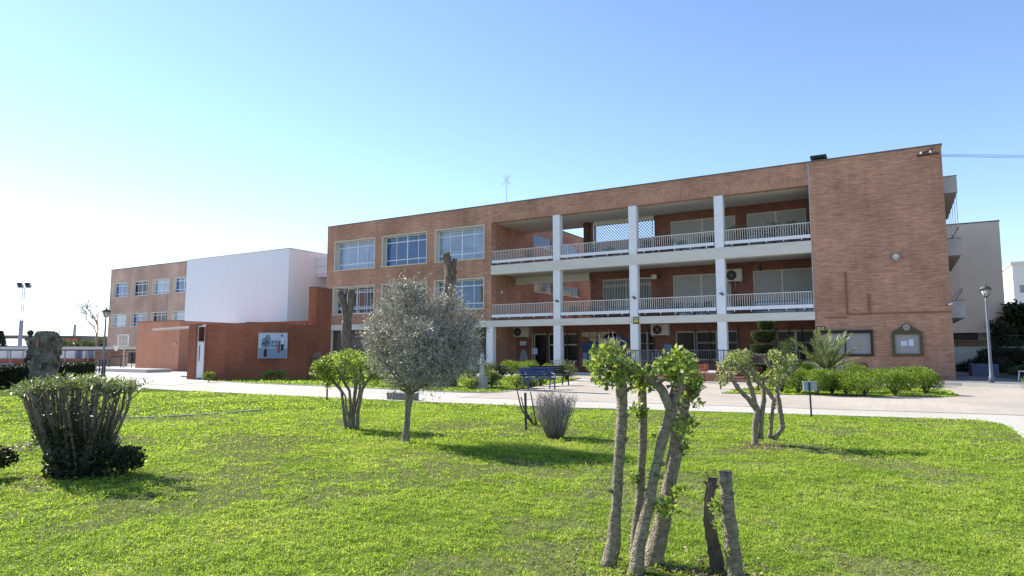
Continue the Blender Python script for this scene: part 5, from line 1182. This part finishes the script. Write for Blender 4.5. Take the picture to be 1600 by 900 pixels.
# ---- long dark hedge
hA, hB = Vector((-29.3, 10.2, 0)), Vector((-38.7, 19.6, 0)); hA = hA-(hB-hA)*.9
L_ = (hB-hA).length; hd = (hB-hA).normalized(); hn = Vector((-hd.y, hd.x, 0)); 
hg = thing('hedge', 'long low dark clipped hedge with a flat top along the left edge of the lawn', 'hedge', tuple((hA+hB)/2))
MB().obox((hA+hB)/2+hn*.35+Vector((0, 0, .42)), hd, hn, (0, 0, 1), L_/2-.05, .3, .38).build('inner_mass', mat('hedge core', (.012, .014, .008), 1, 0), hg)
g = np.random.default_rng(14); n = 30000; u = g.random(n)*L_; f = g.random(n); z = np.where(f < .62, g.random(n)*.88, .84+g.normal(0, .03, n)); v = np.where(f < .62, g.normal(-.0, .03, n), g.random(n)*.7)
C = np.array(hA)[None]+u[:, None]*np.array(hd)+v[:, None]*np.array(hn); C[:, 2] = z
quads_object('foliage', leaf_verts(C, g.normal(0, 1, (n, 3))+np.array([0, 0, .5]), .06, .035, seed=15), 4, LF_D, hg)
b = MB()
for k in range(3): p = hB+hd*(.5+k*.01)+Vector((0, 0, 0)); b.bar(p+RV*(.15*k), p+RV*(.15*k)+Vector((0, 0, 1.0)), .05)
tag(b.build('iron_posts', DARKM, at=hB+hd*.5), 'dark iron posts at the right end of the clipped hedge', 'posts')

# ---- trunks behind the olive
t_ = thing('lopped_tree', 'tall bare forked trunk with two sawn tops in front of the barred window', 'tree', tuple(fd(562, 606, 29))); b = MB(); d_ = 29
p = trunk_px(b, [(566, 612, 18), (558, 585, 17), (546, 562, 16), (541, 535, 14), (541, 500, 14)], d_, 0, 10); trunk_px(b, [(541, 503, 12), (539, 480, 11), (534, 465, 10), (531, 456, 10)], d_, 0, 8); trunk_px(b, [(542, 503, 12), (547, 485, 11), (549, 465, 10), (549, 454, 10)], d_, 0, 8); trunk_px(b, [(538, 475, 5), (540, 460, 4), (543, 451, 4)], d_, .1, 6)
b.build('trunk', BARKD, t_)
b = MB()
for x, y in ((530, 455), (549, 453)): q = fd(x, y, d_); b.tube([q, q+Vector((0, 0, .03))], .14, 10)
b.build('sawn_face', CUT, t_)
t_ = thing('lopped_tree', 'thick lopped trunk rising behind the right half of the olive crown', 'tree', tuple(fd(700, 614, 27.5))); b = MB(); d_ = 27.5
trunk_px(b, [(700, 614, 24), (702, 560, 22), (702, 500, 20), (702, 450, 17), (703, 430, 17), (701, 412, 14), (697, 396, 12)], d_, 0, 12, .22); trunk_px(b, [(704, 428, 12), (709, 415, 9), (711, 404, 7)], d_, 0, 8, .2); trunk_px(b, [(706, 425, 8), (714, 424, 5)], d_, 0, 8, .2); b.build('trunk', BARKD, t_)

# ---- bare winter trees far left
def bare_tree(x, d, h, label, seed, spread=.5, lv=5, lean=0):
    R = random.Random(seed); p = fd(x, 548, d); base = Vector((p.x, p.y, 0)); t_ = thing('bare_tree', label, 'tree', tuple(base)); b = MB()
    def grow(p, u, L, r, k):
        q = p+u*L; mid = p.lerp(q, .5)+Vector((R.uniform(-.04, .04)*L, R.uniform(-.04, .04)*L, 0)); b.tube([p, mid, q], [r, r*.85, r*.68], 5 if k > 2 else 4, cap=False)
        if k == 0: return
        for _ in range(R.choice((2, 3, 3))):
            w_ = (u+Vector((R.gauss(0, spread), R.gauss(0, spread), R.gauss(.12, spread*.6)))).normalized(); grow(q if R.random() < .6 else p.lerp(q, R.uniform(.5, .95)), w_, L*R.uniform(.62, .88), r*.62, k-1)
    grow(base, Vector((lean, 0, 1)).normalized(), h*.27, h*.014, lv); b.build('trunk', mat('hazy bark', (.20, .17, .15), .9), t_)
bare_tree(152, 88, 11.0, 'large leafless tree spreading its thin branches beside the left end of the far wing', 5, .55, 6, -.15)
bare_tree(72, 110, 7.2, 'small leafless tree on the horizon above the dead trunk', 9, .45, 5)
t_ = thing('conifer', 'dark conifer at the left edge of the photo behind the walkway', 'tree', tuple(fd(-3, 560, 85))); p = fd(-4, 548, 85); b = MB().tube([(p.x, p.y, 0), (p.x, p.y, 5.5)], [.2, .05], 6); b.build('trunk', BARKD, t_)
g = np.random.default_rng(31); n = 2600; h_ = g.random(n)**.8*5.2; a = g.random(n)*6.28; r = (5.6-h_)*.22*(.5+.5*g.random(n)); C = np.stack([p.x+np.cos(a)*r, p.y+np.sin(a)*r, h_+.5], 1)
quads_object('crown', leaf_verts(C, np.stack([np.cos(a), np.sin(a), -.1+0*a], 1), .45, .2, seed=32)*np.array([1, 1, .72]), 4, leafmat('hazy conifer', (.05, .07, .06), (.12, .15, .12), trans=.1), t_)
for k, x in enumerate((88, 103, 120, 137, 152)):
    p = fd(x, 548, 100+k*2); shrub((p.x, p.y, 0), 1.7, 1.4, 3.1+.3*(k % 2), 900, leafmat('far shrub leaf', (.05, .07, .04), (.17, .20, .11), trans=.2), ('leftmost', 'second from left', 'middle', 'fourth from left', 'rightmost')[k]+' of the five round shrubs behind the walkway roof', .3, .2, group='shrubs behind the walkway', stemh=.1)
p = fd(160, 548, 96); shrub((p.x, p.y, 0), 1.7, 1.5, 3.7, 1300, leafmat('far shrub leaf2', (.06, .07, .05), (.14, .15, .10), trans=.2), 'taller dark evergreen beside the left end of the far wing', .3, .2, stemh=.1)

# ---- small plants along the red wall and in the strip
shrub(gr(326, 597), .32, .3, .5, 900, LF_H, 'small round green shrub at the foot of the wall beside the white gate', .06, .04)
shrub(gr(418, 594), .38, .3, .48, 700, LF_G, 'left of two small fresh green clumps under the wall poster', .09, .03)
shrub(gr(437, 594), .34, .3, .50, 700, LF_G, 'right of two small fresh green clumps under the wall poster', .09, .03)
base = gr(486, 590); dw = dist(base); t_ = thing('small_tree', 'tiny grey-leaved tree with a thin curved trunk before the red wall', 'tree', tuple(base)); b = MB(); trunk_px(b, [(486, 590, 3), (485, 578, 3), (489, 568, 2), (492, 560, 2)], dw, 0, 6); b.build('trunk', BARK, t_)
quads_object('crown', leafcloud([fd(x, y, dw+z) for x, y, z in ((478, 562, 0), (486, 558, .2), (494, 558, -.2), (502, 562, 0), (508, 560, .2), (490, 564, 0), (498, 556, 0))], 1100, .25, .06, .025, 90), 4, LF_O, t_)

# ---- shrubs around the statue and benches
SH = [((735, 607), .42, .42, LF_G, 'light green plants at the left end of the statue bed', .06, .04), ((752, 606), .40, .36, LF_M, 'low leafy clump right before the statue plinth', .07, .045), ((768, 605), .36, .66, LF_S, 'spiky strap-leaved plant right of the statue', .20, .022),
      ((736, 594), .5, .62, LF_M, 'bush with pale tips left of the statue', .05, .03), ((766, 592), .6, .95, LF_M, 'tall loose bush right behind the statue', .06, .035), ((783, 592), .75, .8, LF_D, 'dark purple-brown bush behind the statue bed', .06, .03),
      ((800, 588), .95, 1.02, LF_H, 'wide clipped light green bush under the grey tower cutout', .06, .035), ((826, 586), .85, .95, LF_H, 'light green bush left of the open doorway', .06, .035), ((808, 607), .48, .56, LF_G, 'fresh green shrub just left of the blue bench', .06, .04),
      ((828, 606), .45, .46, LF_M, 'low shrub hidden under the blue bench', .06, .035), ((858, 594), .6, .9, LF_H, 'green shrub between the two benches and the second column', .06, .035), ((885, 594), .75, 1.1, LF_M, 'rose bush with pale leaves behind the dark bench', .06, .035), ((846, 603), .35, .6, LF_G, 'light green shrub between the blue and the dark bench', .06, .04)]
for (px_, r_, h_, m__, lb, l_, w_) in SH: shrub(gr(*px_), r_, r_*.8, h_, int(1500*r_/.5), m__, lb, l_, w_, stemh=.05)

# ---- clipped shrubs under the notice boards
CL = [((1222, 613), .62, 1.0), ((1248, 615), .52, .92), ((1276, 617), .55, .95), ((1300, 616), .48, .9), ((1322, 617), .52, .88), ((1350, 619), .66, .92), ((1398, 618), .62, .86), ((1420, 612), .55, .84), ((1447, 616), .50, .92), ((1374, 605), .6, .85), ((1335, 604), .62, .95), ((1295, 602), .62, 1.0), ((1255, 602), .7, 1.1), ((1410, 603), .65, .9), ((1436, 603), .55, .86)]
nm = ['leftmost', 'second', 'third', 'fourth', 'fifth', 'sixth', 'seventh', 'eighth', 'ninth and rightmost']
for k, (px_, r_, h_) in enumerate(CL):
    lb = (nm[k]+' clipped shrub of the front row on the grass bed') if k < 9 else (['middle', 'third from left', 'second from left', 'leftmost', 'fifth from left', 'rightmost'][k-9]+' clipped shrub of the back row along the brick wall')
    shrub(gr(*px_), r_*rnd.uniform(1.05, 1.25), r_, h_*rnd.uniform(.9, 1.1), int(7000*r_), LF_H, lb, .05, .03, name='clipped_shrub', stemh=.08, group='clipped shrubs under the notice boards')

# ---- young palm
base = gr(1292, 612); dp = dist(base); t_ = thing('palm', 'young palm with feathery arching fronds in front of the black notice board', 'palm', tuple(base))
hub = fd(1291, 577, dp); MB().lathe(base, [(.16, 0), (.2, .3), (.22, .6), (.17, .85), (.05, 1.0)], 12, 1, 1, .1, 9).build('trunk', BARKD, t_)
R = random.Random(12); fr = MB(); LVs = []
tips = [(1236, 530), (1272, 516), (1268, 530), (1297, 514), (1322, 517), (1330, 521), (1352, 538), (1250, 549), (1316, 540), (1330, 552), (1284, 525), (1306, 528), (1262, 560), (1345, 560), (1276, 545), (1310, 556), (1295, 535), (1255, 568), (1332, 568), (1280, 520), (1312, 522)]
for k, (x, y) in enumerate(tips):
    e = fd(x, y, dp+R.uniform(-.7, .7)*(.35 if k < 8 else 1)); s = hub+Vector((0, 0, -.1)); mid = s.lerp(e, .5)+Vector((0, 0, .16)); pts = []
    for i in range(13):
        f = i/12; pts.append(s*(1-f)**2+mid*2*f*(1-f)*1.0+e*f*f)
    fr.tube(pts, [.016*(1-.75*i/12) for i in range(13)], 5)
    for i in range(1, 13):
        for q in range(3):
            f = (i-1+q/3)/12; p = pts[i-1].lerp(pts[i], q/3); u = (pts[i]-pts[i-1]).normalized(); side = u.cross(Vector((0, 0, 1))).normalized()
            for s2 in (-1, 1):
                ll = (.30*math.sin(math.pi*min(1, f*.85+.15)))+.05; LVs.append((p, u*.75+side*s2*.7+Vector((0, 0, .25+R.uniform(-.15, .15))), ll*1.1))
fr.build('frond_ribs', BARKG, t_)
C = np.array([list(a) for a, _, _ in LVs]); D = np.array([list(a) for _, a, _ in LVs]); quads_object('fronds', leaf_verts(C, D, np.array([c for _, _, c in LVs]), .026, fold=.1, seed=8), 4, LF_P, t_)

# ---- spiral topiary
base = Vector((-4.75, 30.2, 0)); dt_ = dist(base); t_ = thing('topiary', 'dark clipped topiary of stacked flat-topped discs before the ramp railing', 'topiary', tuple(base)); MB().tube([base, fd(1193, 560, dt_), fd(1195, 505, dt_)], [.05, .04, .02], 8).build('trunk', BARKD, t_)
k_ = dt_/1022
for i, (x, y0, y1, w_, tl) in enumerate(((1197, 502, 517, 26, 0), (1194, 517, 536, 39, 1), (1191, 538, 557, 35, 0), (1190, 568, 592, 30, 0))):
    c = fd(x, (y0+y1)/2, dt_); hh = (y1-y0)/2*k_; rr = w_/2*k_; g = np.random.default_rng(100+i)
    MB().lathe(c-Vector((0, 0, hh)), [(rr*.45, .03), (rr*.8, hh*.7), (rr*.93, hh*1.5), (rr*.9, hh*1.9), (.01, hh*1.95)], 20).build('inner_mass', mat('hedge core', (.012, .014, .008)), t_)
    n = 2600; a = g.random(n)*6.28; f = g.random(n); z = np.where(f < .6, g.random(n)*2*hh, 1.95*hh+g.normal(0, .01, n)); q = np.where(f < .6, rr*(.62+.38*np.sqrt(np.clip(z/(2*hh)*1.3, 0, 1))), rr*np.sqrt(g.random(n)))
    C = np.stack([c.x+np.cos(a)*q, c.y+np.sin(a)*q, c.z-hh+z], 1); quads_object('clipped_disc', leaf_verts(C, np.stack([np.cos(a), np.sin(a), .5+0*a], 1)+g.normal(0, .5, (n, 3)), .035, .018, seed=101+i), 4, LF_T, t_)
shrub((-4.3, 31.0, 0), .5, .5, 2.3, 2600, LF_T, 'narrow dark upright shrub half hidden behind the topiary', .06, .03, stemh=.05)
tw2 = twig_shrub((-2.4, 28.6, 0), 1.35, .7, 70, 13, TWIG, 'rose_bush', 'straggly leafless rose bush beside the young palm', r0=.007)
quads_object('leaves', leafcloud([Vector((-2.4+rnd.uniform(-.6, .6), 28.6+rnd.uniform(-.5, .5), rnd.uniform(.6, 1.35))) for _ in range(30)], 500, .2, .05, .03, 84), 4, LF_M, tw2)

# ---- potted plants on the balconies
pots = 0
def pot(x, z, h, w_, label, m__=None, y=38.55):
    base = (x, y, z); t_ = thing('potted_plant', label, 'potted plant', base, 'potted plants on the balconies'); MB().lathe(base, [(.09, 0), (.13, .22), (.14, .24), (.12, .245)], 10).build('pot', mat('terracotta', (.30, .12, .07), .8), t_)
    R = random.Random(int(x*100)); g = np.random.default_rng(int(abs(x)*1000)); b = MB()
    for _ in range(4): b.tube([(x, y, z+.2), (x+R.uniform(-.5, .5)*w_, y+R.uniform(-.1, .1), z+h*.8)], [.01, .005], 4)
    b.build('stems', BARKD, t_); n = 300; C = np.stack([x+g.normal(0, .42, n)*w_, y+g.normal(0, .1, n), z+.25+(h-.25)*g.random(n)], 1); quads_object('foliage', leaf_verts(C, g.normal(0, 1, (n, 3)), .11, .06, seed=9), 4, m__ or (LF_M if int(abs(x)*10) % 3 else LF_D), t_)
pl_ = [(-21.6, 7.4, .9, .5, 'top floor potted plant midway along the first railing bay'), (-16.9, 7.4, 1.0, .5, 'top floor potted plant left of the lattice in the second bay'), (-15.7, 7.4, .7, .4, 'second top floor potted plant in front of the lattice'), (-13.2, 7.4, .9, .5, 'top floor potted plant right of the second column'), (-11.7, 7.4, .8, .4, 'top floor potted plant under the left shuttered window'), (-11.1, 7.4, .7, .4, 'low top floor potted plant beside the white chairs'), (-9.8, 7.4, .9, .6, 'bushy top floor potted plant near the third column'), (-9.3, 7.4, .8, .4, 'top floor potted plant touching the third column'), (-8.0, 7.4, 1.3, .4, 'tall top floor potted plant right of the third column'), (-7.4, 7.4, 1.2, .4, 'second tall top floor potted plant right of the third column'), (-6.3, 7.4, 1.0, .9, 'low wide top floor plant under the right shuttered window'), (-5.8, 7.4, 1.35, .5, 'fan-leaved top floor plant rising over the rail'), (-4.9, 7.4, 1.25, .35, 'narrow top floor plant rising over the rail near the end'), (-4.3, 7.4, .9, .3, 'small top floor plant in the end corner'),
       (-18.2, 3.57, .8, .5, 'first floor potted plant right of the first column'), (-16.9, 3.57, .8, .5, 'first floor potted plant left of the barred window'), (-15.9, 3.57, 1.2, .4, 'tall first floor potted plant before the barred window'), (-12.2, 3.57, .8, .5, 'first floor potted plant before the left shuttered window'), (-11.4, 3.57, .8, .6, 'second first floor potted plant before the left shuttered window'), (-10.4, 3.57, .75, .6, 'third first floor potted plant before the left shuttered window'), (-9.6, 3.57, .8, .5, 'first floor potted plant left of the third column'), (-7.8, 3.57, .8, .4, 'first floor potted plant right of the third column')]
for q in pl_: pot(*q)
t_ = thing('chair', 'white plastic chair on the top floor balcony before the left shuttered window', 'chair', (-11.9, 39.6, 7.4)); MB().box(-12.1, -11.65, 39.4, 39.85, 7.80, 7.84).build('seat', WHITE, t_); MB().box(-12.1, -11.65, 39.86, 39.9, 7.84, 8.3).build('backrest', WHITE, t_)
for sx in (-12.08, -11.70):
    for sy in (39.42, 39.82): MB().box(sx, sx+.03, sy, sy+.03, 7.4, 7.798).build('leg', WHITE, t_)
copy_tree(t_, (-9.1, 39.6, 7.4), 0, 'white plastic chair on the top floor balcony near the third column'); 
t_ = thing('table', 'blue-grey table behind the railing at the right end of the first floor', 'table', (-6.0, 39.4, 3.57)); TB = mat('blue grey table', (.13, .16, .25), .5); MB().box(-7.2, -4.8, 39.0, 39.8, 4.28, 4.33).build('tabletop', TB, t_)
for sx in (-7.15, -4.9):
    for sy in (39.05, 39.7): MB().box(sx, sx+.05, sy, sy+.05, 3.57, 4.279).build('leg', TB, t_)
copy_tree(t_, (-15.6, 39.4, 3.57), 0, 'blue-grey table behind the railing before the barred window')
# low greenery seen through the railing
MBb = LF_M
for k in range(3): shrub((-6.9+k*1.2, 38.6, 3.57), .55, .15, .35, 260, LF_M, ('left', 'middle', 'right')[k]+' planter greenery at the foot of the right first floor railing', .08, .04, name='planter', cat='planter', stemh=.05) if False else None

# ---- garden on the right, in the shade
shrub((5.6, 53, .122), 1.35, 1.1, 1.75, 4200, LF_D, 'round dark shrub on a short stem before the pale boundary wall', .10, .06, stemh=.35)
def big_tree(base, h, rx, label, m__, n, seed, trunkh=.3, L=.28, W=.16, name='tree'):
    base = Vector(base); R = random.Random(seed); g = np.random.default_rng(seed); t_ = thing(name, label, 'tree', tuple(base)); b = MB(); b.tube([base, base+Vector((.1, 0, h*.5)), base+Vector((0, .1, h*.9))], [h*.03, h*.02, h*.006], 8, rough=.1)
    lobes = []
    for k in range(14):
        a = R.uniform(0, 6.28); q = R.uniform(.1, .75); f = R.uniform(trunkh, .92); wd = math.sin(math.pi*min(1, (f-trunkh)/(1-trunkh)*.8+.18)); c = base+Vector((math.cos(a)*rx*q*wd, math.sin(a)*rx*q*wd, h*f)); s = rx*R.uniform(.28, .42)
        lobes.append((c, (s, s, s*.75))); b.tube([base+Vector((0, 0, h*f*.6)), c], [h*.009, h*.003], 5, rough=.1)
    b.build('trunk', BARKD, t_); C, D, _, _ = blob_twigs(lobes, n//8, 8, L*2.2, seed, .4); quads_object('crown', leaf_verts(C, D, L, W, seed=seed), 4, m__, t_); return t_
def at_(px, d, z=.12): p = fd(px, 548, d); return (p.x, p.y, z)
big_tree(at_(1590, 50), 5.7, 2.0, 'large dark tree at the right edge before the white tower', LF_D, 15000, 41, .12)
big_tree(at_(1622, 55), 5.6, 2.4, 'second dark tree cut by the right edge of the photo', LF_D, 11000, 42, .1)
big_tree(at_(1568, 47), 3.3, 1.1, 'lower dark shrub-like tree left of the large dark tree', LF_D, 6000, 43, .05, .16, .09)
for k, (x, d, r_, h_, m__, lb) in enumerate(((1502, 44, .55, .75, LF_D, 'dark low shrub in the shade beside the building corner'), (1524, 45, .9, 1.15, LF_D, 'dark rounded shrub left of the grey lamp post'), (1540, 42, .8, .85, LF_D, 'dark shrub right behind the lamp post'), (1563, 41, .9, 1.1, LF_D, 'low dark shrub right of the lamp post foot'), (1588, 37.5, .6, .55, LF_M, 'mixed shrub behind the white garden chairs'), (1580, 43, 1.2, 1.5, LF_D, 'broad dark shrub near the right edge'), (1612, 37, .9, .8, LF_M, 'loose shrub at the right edge above the kerb'), (1604, 43, 1.6, 2.0, LF_D, 'tall dark shrub at the far right edge'))):
    q_ = at_(x, d); shrub(q_, r_, r_*.8, h_, int(2600*r_), m__, lb, .09, .05, stemh=.02)
for k, (x, y, lb) in enumerate(((4.75, 35.6, 'bright green grassy clump on the kerb at the right edge'), (5.5, 35.1, 'second bright green clump cut by the right edge of the photo'))): shrub((x, y, .12), .5, .35, .42, 700, LF_G, lb, .13, .02, stemh=0)
yc = twig_shrub((7.3, 52, .12), 1.9, .8, 16, 15, BARKD, 'bare_shrub', 'bare branching shrub before the pale wall beside the lamp post', r0=.02)
t_ = thing('yucca', 'spiky pale green yucca against the pale wall at right', 'plant', (8.6, 50.5, .12)); MB().tube([(8.6, 50.5, .12), (8.65, 50.5, 1.1)], .07, 8, rough=.1).build('trunk', BARKD, t_); g = np.random.default_rng(77); n = 220; u = unit(g.normal(size=(n, 3))); u[:, 2] = np.abs(u[:, 2])*.9+.0; quads_object('leaves', leaf_verts(np.array([[8.65, 50.5, 1.3]])+u*.1, u, .7, .05, seed=78), 4, LF_P, t_)
MB_ = MB().box(3.3, 4.5, 44, 46, .12, .75); tag(MB_.build('low_wall', mat('blue grey wall', (.10, .12, .20), .9), at=(3.9, 45, .12)), 'low blue-grey wall in the shade beside the building', 'wall')
# leaf litter under the big bush and the trunks
g = np.random.default_rng(50); n = 1500; C = []
for (x, y, r_) in ((112, 752, .75), (1000, 895, .6), (1128, 900, .3), (40, 700, .5), (1190, 700, .4)):
    p = gr(x, y); C.append(np.stack([p.x+g.normal(0, r_*.6, n//5), p.y+g.normal(0, r_*.6, n//5), g.uniform(.01, .035, n//5)], 1))
o = quads_object('leaf_litter', leaf_verts(np.concatenate(C), np.stack([g.normal(0, 1, n//5*5), g.normal(0, 1, n//5*5), g.normal(0, .15, n//5*5)], 1), .035, .018, seed=51), 4, leafmat('dead leaf', (.12, .06, .05), (.34, .26, .20), trans=.1)); tag(o, 'brown and pinkish fallen leaves scattered round the trunks on the grass', 'leaf litter', kind='stuff')
